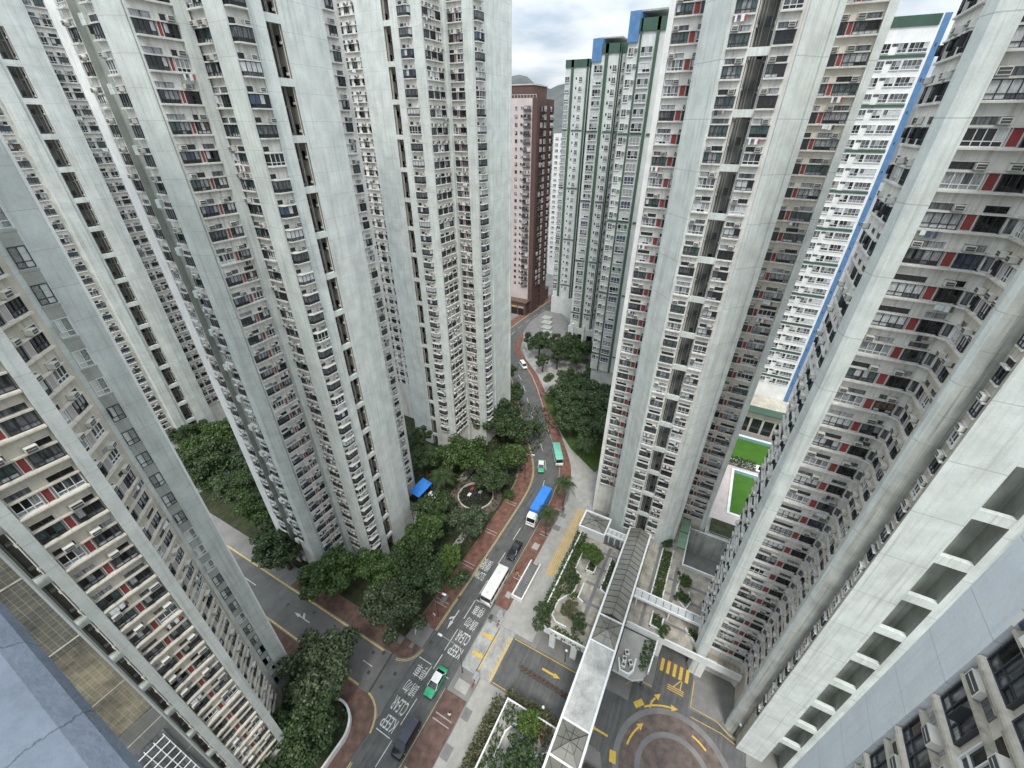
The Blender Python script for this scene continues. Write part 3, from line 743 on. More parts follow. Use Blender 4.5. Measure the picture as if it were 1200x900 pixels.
for k, zf in t.floors(4, ph=1.1):
    t.window(F[9], 0.45, 1.4, zf - 1.5, 1.5, n=0.03)
    t.wall.fbox(F[9], 0.38, 1.47, 0.0, 0.05, zf - 1.75, zf - 1.6, "concrete_grey")
    t.wall.fbox(F[9], 0.42, 1.43, 0.004, 0.02, zf + 0.02, zf + 0.9, "concrete_grey")
t.post([(0.40, 37.12), (1.14, 37.12), (1.14, 37.3), (0.40, 37.3)])
t.post([(4.93, 37.07), (5.77, 37.07), (5.77, 37.25), (4.93, 37.25)])
t.finish([(-9, 60)])

# --- the tower left of the street, nearer of the two that face it
t = Tower("apartment_tower", "tall pale tower with red panels, behind the blue awning left of the street", "tower", (36, 56), phase=0.45, conc="concrete_middle")
F = t.path([(40, 66.4), (26.7, 66.4), (26.7, 64.3), (26.7, 62.55)], [t.wm, "render_white", t.wm])
t.bay(F[2], [(0.2, 1.65, "win")], ph=0.1)
t.slot((26.7, 62.55), (26.7, 59.65), 0.7, 3.65, back="concrete_grey", beam_h=0.9, proud=0.35, side="concrete_grey", pipes=False, beam_w=0.9)
F = t.path([(26.7, 59.65), (26.7, 57.5), (26.7, 56.2), (27.7, 55.1), (27.7, 54.6), (31.9, 54.6), (33.0, 54.6), (33.0, 51.1), (33.0, 48.5), (35.3, 48.5), (37.1, 48.5)],
           [t.wm, t.conc, t.conc, t.conc, "wall_white", t.wm, "wall_white", t.conc, "wall_white", t.conc])
t.bay(F[0], [(0.2, 1.75, "win")], ph=0.1)
t.bay(F[4], [(0.1, 1.95, "win"), (2.08, 2.5, "red"), (2.62, 3.98, "win")], lo=4)
t.bay(F[6], [(0.75, 1.8, "win"), (1.95, 3.3, "win")], lo=4, ph=0.2)
t.post([(31.75, 53.6), (32.75, 53.6), (32.95, 53.9), (32.95, 54.65), (31.75, 54.65)])
t.post([(32.78, 51.15), (32.78, 48.3), (32.98, 48.3), (33.02, 51.15)])
t.post([(26.5, 57.5), (26.5, 56.1), (27.6, 54.85), (27.75, 55.1), (26.75, 57.5)])
t.post([(26.5, 66.4), (26.5, 64.35), (26.72, 64.35), (26.72, 66.4)], "render_white")
t.bays_out(F[8], 0.1, 2.3, lo=4, ph=0.2)
t.post([(35.35, 48.25), (37.05, 48.25), (37.05, 48.52), (35.35, 48.52)])
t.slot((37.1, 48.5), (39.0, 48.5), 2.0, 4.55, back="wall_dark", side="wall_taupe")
F = t.path([(39.0, 48.5), (42.4, 48.5), (45.4, 48.95), (45.4, 54.5), (53.2, 54.5), (53.2, 60)], [t.conc, t.conc, t.wm, t.wm, t.wm])
t.bay(F[3], [(1.0, 2.1, "win"), (3.4, 4.5, "win"), (5.7, 6.9, "win")], lo=4)
t.finish([(53.2, 66.4)])

# --- the second tower left of the street
t = Tower("apartment_tower", "second pale tower left of the street, its blank wall against the sky", "tower", (78, 56), phase=2.5, conc="concrete_back")
F = t.path([(76.1, 84), (76.1, 68.0), (70.0, 68.0), (69.5, 65.6), (69.5, 61.5)], [t.wm, t.wm, t.conc, t.conc])
t.bay(F[0], [(1.0, 2.2, "win"), (3.2, 4.4, "win"), (5.4, 6.6, "win"), (7.6, 8.8, "win"), (9.8, 11, "win"), (12.0, 13.2, "win"), (14.2, 15.4, "win")], lo=10)
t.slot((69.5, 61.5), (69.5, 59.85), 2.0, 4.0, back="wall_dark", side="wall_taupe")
F = t.path([(69.5, 59.85), (69.5, 58.2), (69.5, 55.5), (69.5, 53.6), (75.0, 53.6), (76.1, 53.6), (76.1, 50.1), (76.1, 48.4), (80.0, 48.4), (81.3, 48.4), (89.6, 48.4), (90.2, 49.0), (90.2, 60)],
           [t.conc, t.wm, t.conc, t.wm, t.wm, t.wm, t.conc, t.wm, t.conc, t.conc, t.conc, t.wm])
t.bays_out(F[1], 0.15, 2.55, lo=4, ph=0.0)
t.bay(F[3], [(0.4, 1.6, "win"), (2.1, 3.3, "win"), (3.8, 5.0, "win")], lo=4)
t.bay(F[5], [(0.3, 1.5, "win"), (1.62, 2.0, "red"), (2.1, 3.35, "win")], lo=4)
t.bays_out(F[7], 0.6, 3.2, lo=4, ph=0.0)
t.post([(69.3, 59.8), (69.3, 58.25), (69.52, 58.25), (69.52, 59.8)]); t.post([(69.3, 55.45), (69.3, 53.4), (69.52, 53.4), (69.52, 55.45)])
t.post([(75.0, 53.0), (75.9, 53.0), (76.05, 53.2), (76.05, 53.65), (75.0, 53.65)])
t.post([(75.9, 50.1), (75.9, 48.2), (76.5, 48.2), (76.5, 48.42), (76.12, 50.1)])
t.post([(81.3, 48.15), (81.9, 48.15), (81.9, 48.42), (81.3, 48.42)]); t.post([(89.1, 48.15), (89.7, 48.15), (89.7, 48.42), (89.1, 48.42)])
t.finish([(90.2, 84)])

# --- the tower far behind on the left
t = Tower("apartment_tower", "farther pale tower in the upper left corner with one column of wells", "tower", (40, 122), phase=2.4, conc="concrete_far")
F = t.path([(24, 118.2), (35.0, 118.2), (35.0, 117.0), (37.5, 117.0)], [t.wm, t.conc, t.conc])
t.bay(F[0], [(1.0, 2.5, "win"), (3.6, 5.0, "win"), (6.4, 7.8, "win"), (8.8, 10.3, "win")], lo=8)
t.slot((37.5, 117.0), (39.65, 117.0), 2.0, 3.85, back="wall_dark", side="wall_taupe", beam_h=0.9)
F = t.path([(39.65, 117.0), (41.7, 117.0), (43.9, 117.5), (43.9, 119.4), (62, 119.4), (62, 130)], [t.conc, t.conc, t.conc, t.wm, t.wm])
t.bay(F[3], [(0.3, 1.7, "win"), (2.2, 3.5, "win"), (4.3, 5.6, "win"), (6.6, 8, "win"), (9, 10.4, "win")], lo=8)
t.post([(35.0, 116.75), (36.85, 116.75), (36.85, 117.02), (35.0, 117.02)])
t.finish([(24, 130)])

# --- the viewer's own tower: a wing on the right, a tiled wing on the left
t = Tower("apartment_tower", "nearest tower, pale blue-grey fin and rusty bays in the lower right corner", "tower", (10, -14), phase=1.1, conc="concrete_home", wall="wall_cream")
F = t.path([(15.1, -18), (15.1, -10.05), (13.1, -10.05), (13.1, -10.28), (0.6, -10.28)], [t.wm, "paint_blue_grey", "paint_blue_grey", "wall_cream"])
t.bay(F[3], [(0.15, 1.65, "win"), (2.0, 3.5, "win"), (4.0, 5.5, "win"), (6.0, 7.5, "win"), (8.5, 10, "win")], lo=4, ledge=0.34, acp=0.95, ledge_mat="wall_dirty", unit_n=-0.12, h=1.45)
t.post([(15.12, -10.0), (13.08, -10.0), (13.08, -10.2), (15.12, -10.2)], "paint_blue_grey")
t.finish([(0.6, -18)])
t = Tower("tiled_wing", "narrow wing clad in small grey tiles at the lower left", "tower", (-5, 16), z1=80, conc="concrete_home", wall="mosaic_tiles")
F = t.path([(-12, 14.0), (-0.205, 14.0), (-0.155, 14.04), (-0.155, 22)], ["mosaic_tiles", "ledge_white", "concrete_grey"])
t.wall.fbox(F[0], 0, F[0].len, 0.002, 0.015, 58.8, 63.15, "mosaic_beige"); t.wall.fbox(F[0], 0, F[0].len, 0.002, 0.015, 48, 58.7, "wall_dark")
for k, zf in enumerate(np.arange(1.3, 79, 2.7)):
    t.wall.fbox(F[0], 0, F[0].len, 0.0, 0.02, zf, zf + 0.035, "wall_dirty")
t.finish([(-12, 22)], roof="concrete_grey")
g_ = MB(); Fg = F[0]                                   # the white window cage low on the tiled wing
for i in range(7): g_.fbox(Fg, 9.7 + i * 0.3, 9.73 + i * 0.3, 0.1, 0.14, 50.0, 57.3, "frame_white")
for i in range(16): g_.fbox(Fg, 9.7, 11.53, 0.14, 0.17, 50.0 + i * 0.48, 50.03 + i * 0.48, "frame_white")
g_.fbox(Fg, 9.65, 11.6, 0.02, 0.09, 49.9, 57.4, "glass_grey")
build(g_, "window_cage", t.e)

# --- white and green slab with the blue edge
t = Tower("apartment_slab", "bright white slab with thin green bands and a blue painted edge", "tower", (132, -14), z0=0, z1=93.8, phase=0.5, first=12, conc="render_white", wall="render_white")
F = t.path([(140, -6), (127, -6), (127, -22.4), (127, -23.5), (140, -23.5)], [t.wm, t.wm, "paint_bright_blue", t.wm])
for k, zf in t.floors(12, 92):
    for s0, s1 in ((1.0, 2.2), (5.2, 6.4), (6.9, 8.3), (8.7, 10.0), (11.2, 12.7), (12.95, 15.9)):
        t.window(F[1], s0, s1, zf - 1.45, 1.55, "white", n=0.1)
    t.wall.fbox(F[1], 10.2, 11.2, 0.004, 0.05, zf - 0.4, zf + 0.05, "glass_grey")
    if k % 2: t.wall.fbox(F[2], 0.4, 0.6, 0.004, 0.05, zf - 0.7, zf - 0.2, "frame_dark")
    if k % 3 == 0: t.wall.fbox(F[1], 0, 16.0, 0.0, 0.16, zf - 2.25, zf - 1.75, "render_green")
t.wall.fbox(F[1], 0, 16.1, 0.0, 0.2, 92.1, 93.75, "render_green")
t.finish([])

# --- the green and white tower right of the street, in three steps
t = Tower("apartment_tower", "white tower with dark green fins and blue netting on its roof", "tower", (125, 36), z0=12, z1=94.4, phase=0.6, first=13, conc="render_green", wall="render_offwhite")
steps = [("far", 165.0, [(67.7, 65.9, "big"), (65.9, 64.3, "fin"), (64.3, 60.3, "white"), (60.3, 59.2, "fin"), (59.2, 57.2, "recess")]),
         ("mid", 138.0, [(48.9, 48.2, "white"), (48.2, 45.6, "big"), (45.6, 44.0, "fin"), (44.0, 41.5, "white"), (41.5, 41.0, "fin"), (41.0, 39.6, "recess"), (39.6, 38.2, "fin")]),
         ("near", 110.8, [(31.6, 29.4, "ac"), (29.4, 28.8, "fin"), (28.8, 26.2, "big"), (26.2, 25.1, "fin"), (25.1, 22.2, "plain")])]
pts = [(172, 67.7)]
for nm, U, cols in steps:
    if nm != "far": pts.append((U, cols[0][0]))
    first = True
    for v0, v1, kind in cols:
        if first and nm != "far": pts.pop()
        d = {"recess": 1.5}.get(kind, 0.0)
        if pts[-1] != (U, v0): t.seg(pts[-1], (U, v0), "render_offwhite"); pts.append((U, v0))
        if kind == "recess":
            t.seg((U, v0), (U + d, v0), "render_green"); Fr = t.seg((U + d, v0), (U + d, v1), "render_offwhite"); t.seg((U + d, v1), (U, v1), "render_green")
        else: Fr = t.seg((U, v0), (U, v1), "render_offwhite")
        L = Fr.len
        if kind == "fin": t.wall.fbox(Fr, L * 0.2, L * 0.75, 0.0, 0.3, t.z0, t.z1, "render_green")
        t.wall.fbox(Fr, 0.0, L, 0.0, 0.3 if kind != "recess" else 0.1, t.z1 - 2.1, t.z1 - 0.01, "render_green")
        for k, zf in t.floors(14, 93):
            if k % 7 == 0 and kind != "fin": t.wall.fbox(Fr, 0, L, 0.0, 0.25, zf - 2.2, zf - 1.85, "render_green")
            if kind == "big": 
                t.window(Fr, 0.1, min(L - 0.1, 2.5), zf - 1.55, 1.65, "white", n=0.35)
                t.wall.fbox(Fr, 0.05, L - 0.05, 0, 0.34, zf - 1.75, zf - 1.66, "frame_white")
            elif kind == "white": 
                if L > 2: t.window(Fr, L * 0.42, L * 0.42 + 1.15, zf - 1.4, 1.4, "white", n=0.1); t.wall.fbox(Fr, L * 0.12, L * 0.12 + 0.4, 0.004, 0.04, zf - 0.8, zf - 0.1, "glass_dark")
            elif kind == "ac":
                t.window(Fr, 0.2, 1.3, zf - 1.4, 1.45, "white", n=0.1); t.unit(Fr, 1.5, zf - 0.5)
            elif kind == "recess": t.window(Fr, 0.2, 0.9, zf - 1.2, 1.0, "white", n=0.05); t.unit(Fr, 0.5, zf + 0.15)
            elif kind == "plain": t.wall.fbox(Fr, 1.1, 1.45, 0.004, 0.05, zf - 0.9, zf - 0.3, "glass_dark"); t.wall.fbox(Fr, 1.9, 2.15, 0.004, 0.3, zf - 1.0, zf - 0.6, "unit_white")
        pts.append((U, v1)); first = False
t.seg(pts[-1], (150, pts[-1][1]), "render_offwhite")
t.finish([(190, 22.2), (190, 67.7), (172, 67.7)])
for (u0, u1, v0, v1) in ((137.6, 150, 46.3, 49.0), (110.3, 122, 29.6, 31.8)):
    mb = MB(); mb.box(u0, u1, v0, v1, 90.6, 95.6, "paint_bright_blue"); mb.box(u0 + 1.4, u1 - 1, v0 - 5.0, v1 - 0.5, 95.62, 95.9, "concrete_grey")
    build(mb, "scaffold_netting", t.e)
for bx in ((137.6, 150, 37.6, 49.4), (164.6, 190, 57, 68), (111.6, 137, 22.4, 31.4)): mb = MB(); mb.box(*bx, 0, 11.9, "render_offwhite"); build(mb, "podium", t.e)
for i in range(3):
    mb = MB(); mb.box(136.4, 137.2, 38.5 + i * 4.2, 39.4 + i * 4.2, 0, 13.5, "render_offwhite"); build(mb, "column", t.e)
    mb = MB(); mb.box(137.5, 137.57, 39.8 + i * 3.4, 42 + i * 3.4, 5, 9.5, "glass_dark"); build(mb, "opening", t.e)

# --- the brown tower at the end of the street
t = Tower("apartment_tower", "brown tower with one pink side closing the end of the street", "tower", (178, 90), z0=0, z1=84.2, phase=0.8, first=9, conc="render_brown", wall="render_brown")
F = t.path([(168, 100), (168, 86.6), (168, 81.4), (168, 79.4), (172.5, 79.4), (175.5, 79.4), (175.5, 81.5), (179, 81.5), (179, 79.4), (183.5, 79.4), (183.5, 83), (190, 83)],
           ["render_pink", "render_pink", "render_brown"] + ["render_brown"] * 8)
for k, zf in t.floors(11, 83):
    t.window(F[0], 11.4, 12.4, zf - 1.3, 1.2, "dark", n=0.1); t.window(F[1], 0.4, 1.0, zf - 1.0, 0.9, "dark", n=0.1)
    t.window(F[1], 1.9, 3.4, zf - 1.4, 1.4, "dark", n=0.5); t.window(F[1], 3.6, 4.8, zf - 1.4, 1.4, "dark", n=0.5)
    t.wall.fbox(F[1], 1.8, 4.9, 0.0, 0.62, zf - 1.75, zf - 1.45, "render_brown"); t.unit(F[1], 1.2, zf - 0.6)
    t.window(F[4], 0.3, 1.0, zf - 1.3, 1.1, "dark", n=0.1); t.window(F[4], 1.3, 2.9, zf - 1.5, 1.6, "white", n=0.5)
    t.window(F[3], 2.6, 4.2, zf - 1.5, 1.6, "dark", n=0.4); t.wall.fbox(F[3], 2.4, 4.4, 0.0, 0.5, zf - 1.85, zf - 1.55, "render_brown")
    t.window(F[8], 0.5, 1.6, zf - 1.4, 1.4, "white", n=0.5); t.window(F[8], 2.2, 3.8, zf - 1.5, 1.6, "dark", n=0.4)
    t.wall.fbox(F[8], 0.4, 4.0, 0.0, 0.6, zf - 1.85, zf - 1.55, "render_brown"); t.wall.fbox(F[4], 0.2, 2.95, 0.0, 0.6, zf - 1.85, zf - 1.55, "render_brown")
    t.unit(F[9], 1.0, zf - 0.9)
t.finish([(190, 100)])
mb = MB(); mb.box(171, 183, 82.5, 94, 84.22, 88.3, "render_brown"); mb.box(170.7, 183.3, 82.2, 94.3, 88.32, 88.7, "render_pink"); build(mb, "roof_house", t.e)
mb = MB()
for i in range(14): mb.tube((168.3, 80 + i * 1.3, 84.22), (168.3, 80 + i * 1.3, 85.3), 0.05, 0.05, "metal_white", 4)
mb.tube((168.3, 80, 85.3), (168.3, 97, 85.3), 0.06, 0.06, "metal_white", 4); build(mb, "roof_railing", t.e)
mb = MB(); mb.box(163.8, 190, 80.4, 100, 0, 6.0, "render_brown"); mb.box(163.4, 190, 80.0, 100, 6.0, 6.5, "brick_brown"); build(mb, "podium", t.e)
for i in range(5):
    mb = MB(); mb.box(163.7, 163.78, 81.4 + i * 3.4, 84 + i * 3.4, 0.3, 3.3, "glass_dark"); build(mb, "shop_front", t.e)
    mb = MB(); mb.box(163.5, 163.8, 81.2 + i * 3.4, 84.2 + i * 3.4, 3.5, 4.3, "glass_yellow" if i == 1 else "panel_grey"); build(mb, "shop_sign", t.e)

t = Tower("apartment_slab", "narrow pale slab glimpsed between the brown tower and the green one", "tower", (230, 90), z0=0, z1=72, phase=0.4, first=8, conc="render_white", wall="render_white")
F = t.path([(228, 98), (228, 84), (240, 84)])
for k, zf in t.floors(8):
    for s0 in (1, 4, 7, 10): t.window(F[0], s0, s0 + 1.8, zf - 1.4, 1.3, "white", n=0.1)
    t.window(F[1], 1, 3, zf - 1.4, 1.3, "white", n=0.1); t.wall.fbox(F[1], 0, 12, 0, 0.3, zf - 1.9, zf - 1.65, "render_pink")
t.finish([(240, 98)])
for t in TOWERS: t.emit()

# ================================================================== GROUND, ROADS, HILLS
mb = MB(); mb.quad((-2500, -2500, 0), (4500, -2500, 0), (4500, 4500, 0), (-2500, 4500, 0), "concrete_ground"); structure("ground", mb)
def hill_height(ang):
    """elevation (tangent) of the ridge seen from the estate, by direction"""
    d = math.degrees(ang)
    base = 0.05 + 0.062 * math.exp(-((d - 16.5) / 5.2) ** 2) + 0.034 * math.exp(-((d - 27.6) / 2.6) ** 2) + 0.03 * math.exp(-((d - 40) / 6) ** 2) + 0.012 * math.exp(-((d + 5) / 9) ** 2)
    return base + 0.0025 * math.sin(d * 3.1) + 0.0015 * math.sin(d * 7.7 + 1)
mb = MB(); rows = 14; colsn = 150; grid = []
for j in range(rows + 1):
    f = j / rows; rad = 900 + 900 * f; row = []
    for i in range(colsn + 1):
        a = R_(-35 + 130 * i / colsn)
        top = 76 + 1800 * hill_height(a)
        hgt = top * (f ** 1.25) * (1 + 0.10 * math.sin(i * 0.9 + j) * f * (1 - f) * 4) - 4
        rr_ = rad * (1 + 0.03 * math.sin(i * 0.43 + j * 0.8) * (1 - f))
        row.append((rr_ * math.cos(a), rr_ * math.sin(a), hgt))
    grid.append(row)
grid.append([(p[0] * 1.25, p[1] * 1.25, -4) for p in grid[-1]])
for j in range(len(grid) - 1):
    for i in range(colsn): mb.quad(grid[j][i], grid[j + 1][i], grid[j + 1][i + 1], grid[j][i + 1], "hillside")
hm = mb.mesh("hills"); bm = bmesh.new(); bm.from_mesh(hm); bmesh.ops.remove_doubles(bm, verts=bm.verts, dist=0.01); bm.to_mesh(hm); bm.free()
hm.polygons.foreach_set("use_smooth", np.ones(len(hm.polygons), dtype=bool))
tag(link("hills", hm), kind="structure")

RK = [(-30, 22.9), (0, 23.0), (26, 23.3), (45, 23.6), (60, 23.8), (67, 24.3), (74, 25.3), (79.2, 27.4), (88.2, 33.9), (96.1, 39.8), (104.3, 45.6), (110, 49.6), (116.6, 55.0), (123, 62.0), (130, 68.6), (138, 72.2), (148, 73.6), (165, 73.2), (200, 71), (330, 62)]
LK = [(-30, 29.8), (0, 30.0), (14, 30.2), (26, 30.7), (45, 30.6), (60, 30.8), (66, 31.0), (71, 31.9), (76.0, 34.3), (84, 40.1), (92, 46.0), (100, 51.6), (106, 55.9), (112, 60.5), (118, 67.0), (125.5, 73.8), (135, 78.6), (148, 80.4), (165, 80.0), (200, 78), (330, 69)]
def resample(P, n):
    P = [Vector(p) for p in P]; d = [0]
    for i in range(1, len(P)): d.append(d[-1] + (P[i] - P[i - 1]).length)
    out = []
    for k in range(n + 1):
        s = d[-1] * k / n
        for i in range(1, len(P)):
            if s <= d[i] + 1e-6:
                f = (s - d[i - 1]) / max(1e-6, d[i] - d[i - 1]); out.append(tuple(P[i - 1].lerp(P[i], f))); break
    return out
def offset(P, d):
    out = []
    for i in range(len(P)):
        a = Vector(P[max(0, i - 1)]); b = Vector(P[min(len(P) - 1, i + 1)]); t_ = (b - a).normalized()
        out.append((P[i][0] - t_.y * d, P[i][1] + t_.x * d))       # positive d = to the left of the run (+v)
    return out
def smooth(P, it=2):
    for _ in range(it):
        q = [P[0]]
        for i in range(len(P) - 1):
            a, b = Vector(P[i]), Vector(P[i + 1]); q += [tuple(a.lerp(b, .25)), tuple(a.lerp(b, .75))]
        q.append(P[-1]); P = q
    return P
RK, LK = smooth(RK), smooth(LK)
def ribbon(mb, A, B, z, mat):
    n = 240; A, B = resample(A, n), resample(B, n)
    for i in range(n): mb.quad((*A[i], z), (*A[i + 1], z), (*B[i + 1], z), (*B[i], z), mat)
def slab(mb, A, B, z0, z1, mat, edge=None):
    n = 160; A, B = resample(A, n), resample(B, n)
    for i in range(n):
        mb.quad((*A[i], z1), (*A[i + 1], z1), (*B[i + 1], z1), (*B[i], z1), mat)
        mb.quad((*A[i], z0), (*A[i + 1], z0), (*A[i + 1], z1), (*A[i], z1), edge or mat); mb.quad((*B[i + 1], z0), (*B[i], z0), (*B[i], z1), (*B[i + 1], z1), edge or mat)
    for P, Q in ((A[0], B[0]), (B[-1], A[-1])): mb.quad((*Q, z0), (*P, z0), (*P, z1), (*Q, z1), edge or mat)
def clip(P, lo, hi): return [p for p in P if lo <= p[0] <= hi]
mb = MB(); ribbon(mb, RK, LK, 0.004, "asphalt"); structure("main_road", mb)
mb = MB(); mb.quad((16.0, 29.0, 0.002), (22.2, 29.0, 0.002), (22.2, 180, 0.002), (16.0, 180, 0.002), "asphalt_pale")
mb.quad((14.6, 30.0, 0.008), (16.0, 30.3, 0.008), (16.0, 34.6, 0.008), (15.2, 33.2, 0.008), "asphalt_pale"); mb.quad((22.2, 30.6, 0.008), (24.4, 30.72, 0.008), (22.8, 32.4, 0.008), (22.2, 34.6, 0.008), "asphalt_pale"); mb.quad((16.0, 30.3, 0.008), (22.2, 30.6, 0.008), (22.2, 34.6, 0.008), (16.0, 34.6, 0.008), "asphalt_pale")
structure("side_road", mb)
def arc(cx, cy, r, a0, a1, n=8): return [(cx + r * math.cos(R_(a0 + (a1 - a0) * i / n)), cy + r * math.sin(R_(a0 + (a1 - a0) * i / n))) for i in range(n + 1)]
# right-hand brick footway, broken by the driveway
rk_low, rk_high = clip(RK, -30, 26.2), clip(RK, 35.2, 330)
mb = MB(); slab(mb, rk_low, offset(rk_low, -3.7), 0, 0.13, "brick_brown", "paving_grey"); structure("footway", mb)
mb = MB(); slab(mb, rk_high, offset(rk_high, -2.7), 0, 0.13, "brick_red", "paving_grey"); structure("footway", mb)
lk_high = clip(LK, 25.4, 330)
mb = MB(); slab(mb, offset(lk_high, 3.3), lk_high, 0, 0.13, "brick_red", "paving_grey")
cor = [(22.35, 34.0)] + arc(25.4, 33.75, 3.05, 180, 268, 10)
mb.prism([(25.42, 34.0)] + cor[:1] + cor[1:] , 0, 0.128, "paving_grey", "brick_brown"); mb.box(22.35, 25.4, 34.0, 60, 0, 0.126, "brick_brown")
structure("footway", mb)
mb = MB(); cor2 = arc(11.8, 34.2, 4.1, -88, 0, 10)
mb.prism([(-30, 34.2), (-30, 29.85), (0, 30.05)] + cor2, 0, 0.13, "paving_grey", "brick_brown"); mb.box(9.0, 15.9, 34.21, 90, 0, 0.128, "brick_brown"); structure("footway", mb)
# pale paved strip between the brick footway and the garden wall
mb = MB(); mb.box(-30, 26.2, 14.4, 19.3, 0, 0.125, "paving_pale"); mb.box(35.0, 68, 14.4, 20.9, 0, 0.125, "paving_pale")
A_ = [(68, 14.4), (76, 14.4), (84, 19.5)]; B_ = [(68, 20.9), (73, 22.4), (81, 26.5)]
mb.prism([(68, 14.4), (74, 14.4), (80, 18), (86, 27), (95, 35.8), (88, 31.0), (79, 24.4), (73, 22.2), (68, 20.9)], 0, 0.122, "paving_pale")
mb.box(95, 133, 20, 36, 0, 0.12, "paving_pale"); mb.prism([(97, 36), (133, 36), (133, 66), (126, 61), (118, 52.6), (110, 46.6)], 0, 0.118, "paving_pale")
structure("paved_walk", mb)
mb = MB()
for u0, v0, uu, vv in ((20.2, 18.0, 21.8, 19.25), (15.0, 18.0, 16.8, 19.25), (9.5, 18, 11, 19.25), (58.6, 19.4, 60.0, 20.8), (62.6, 19.6, 63.8, 20.8)): mb.quad((u0, v0, 0.132), (uu, v0, 0.132), (uu, vv, 0.132), (u0, vv, 0.132), "paving_grey")
for u0, v0, uu, vv in ((23.0, 20.2, 24.6, 22.4), (36.0, 21.4, 37.4, 22.2), (40.0, 21.6, 41.2, 22.6), (52, 21.5, 53.6, 22.8)): mb.quad((u0, v0, 0.136), (uu, v0, 0.136), (uu, vv, 0.136), (u0, vv, 0.136), "paving_pale")
for u in (18.2, 19.0, 11.0, 11.8, 44.2, 45.0, 56.0, 56.8, 64.2): mb.quad((u, 20.0, 0.137), (u + 0.16, 20.0, 0.137), (u + 0.16, 22.9, 0.137), (u, 22.9, 0.137), "paving_pale")
for u in (33.0, 33.7, 42, 42.7, 51.0, 51.7, 60.4, 61.1): mb.quad((u, 31.0, 0.137), (u + 0.14, 31.0, 0.137), (u + 0.14, 33.7, 0.137), (u, 33.7, 0.137), "paving_pale")
for u0, v0, uu, vv in ((24.4, 32.0, 25.8, 32.7), (26.6, 31.6, 29.2, 32.3), (24.0, 34.2, 25.2, 36), (33.2, 31.9, 35.2, 32.8)): mb.quad((u0, v0, 0.139), (uu, v0, 0.139), (uu, vv, 0.139), (u0, vv, 0.139), "paving_grey")
structure("paving_patches", mb)
# driveway, apron and roundabout court
mb = MB(); mb.box(26.2, 35.0, 17.6, 23.2, 0, 0.05, "apron_concrete"); structure("driveway_apron", mb)
mb = MB(); mb.quad((26.4, -40, 0.010), (34.4, -40, 0.010), (34.4, 17.6, 0.010), (26.4, 17.6, 0.010), "asphalt"); mb.quad((34.4, -19, 0.010), (37.8, -19, 0.010), (37.8, -2.4, 0.010), (34.4, -2.4, 0.010), "asphalt"); mb.quad((37.8, -10.8, 0.010), (70, -10.8, 0.010), (70, -5.3, 0.010), (37.8, -5.3, 0.010), "asphalt"); mb.quad((12, -40, 0.010), (26.4, -40, 0.010), (26.4, 0, 0.010), (12, 0, 0.010), "asphalt"); structure("driveway", mb)
RC = (28.3, -10.3)
def ring(mb, r0, r1, z, mat, n=72):
    for i in range(n):
        a, b = 2 * math.pi * i / n, 2 * math.pi * (i + 1) / n
        P = lambda r, q: (RC[0] + r * math.cos(q), RC[1] + r * math.sin(q), z)
        mb.quad(P(r0, a), P(r1, a), P(r1, b), P(r0, b), mat)
mb = MB(); ring(mb, 7.4, 8.2, 0.016, "paving_grey"); ring(mb, 5.2, 7.4, 0.016, "brick_round"); ring(mb, 4.5, 5.2, 0.016, "paving_grey"); ring(mb, 0.02, 4.5, 0.016, "brick_round"); structure("turning_circle", mb)
# kerbside pavements of the court
mb = MB()
mb.prism([(38.0, -2.2), (37.9, -5.2), (42.6, -5.2), (42.6, 1.0), (34.5, 1.0), (34.5, -1.6), (36.0, -1.4)], 0, 0.14, "paving_grey"); mb.box(34.5, 42.6, 1.01, 13.4, 0, 0.14, "paving_grey")
mb.prism([(37.9, -10.9), (42.6, -10.9), (42.6, -19), (36.5, -19), (36.9, -16.5), (37.8, -15)], 0, 0.14, "paving_grey"); mb.prism([(26.2, 6), (26.2, -0.6), (22.0, -2.6), (18.5, -4.2), (14, -4.2), (14, 6)], 0, 0.14, "paving_grey")
structure("court_pavement", mb)

# ------------------------------------------------------------------ painted marks
def strip(mb, P, wd, z, mat):
    A, B = offset(P, wd / 2), offset(P, -wd / 2)
    for i in range(len(P) - 1): mb.quad((*B[i], z), (*B[i + 1], z), (*A[i + 1], z), (*A[i], z), mat)
mb = MB()
for d in (-0.28, -0.52): strip(mb, offset(lk_high, d), 0.11, 0.012, "line_pale_yellow")
for d in (0.28, 0.52): strip(mb, arc(25.4, 33.75, 3.05 + d, 186, 268, 10), 0.11, 0.012, "line_pale_yellow"); strip(mb, arc(11.8, 34.2, 4.1 + d * 0.6, -82, -5, 10), 0.11, 0.016, "line_pale_yellow")
for rk in (rk_low, clip(RK, 35.5, 95)): strip(mb, offset(rk, 0.3), 0.07, 0.012, "line_pale_yellow")
lk_low = clip(LK, -30, 11.8)
for d in (-0.28, -0.52): strip(mb, offset(lk_low, d), 0.11, 0.012, "line_pale_yellow")
for u in (22.05, 16.25):
    mb.quad((u - 0.18, 36, 0.012), (u + 0.1, 36, 0.012), (u + 0.1, 120, 0.012), (u - 0.18, 120, 0.012), "line_pale_yellow")
tag(structure("yellow_lines", mb), kind="structure")
mb = MB()
def dash(u0, v0, u1, v1, wd=0.13): strip(mb, [(u0, v0), (u1, v1)], wd, 0.0125, "line_white")
for u0, u1, v in ((3.0, 7.0, 26.4), (9.9, 13.3, 26.45), (15.3, 19.1, 26.6), (22.4, 23.9, 27.4), (23.7, 26.2, 26.9), (26.9, 30.9, 27.0), (32.9, 36.8, 27.1), (38.2, 41.5, 27.1), (45.5, 48.5, 27.15), (52.0, 55.6, 27.2), (58.5, 62, 27.3)): dash(u0, v, u1, v)
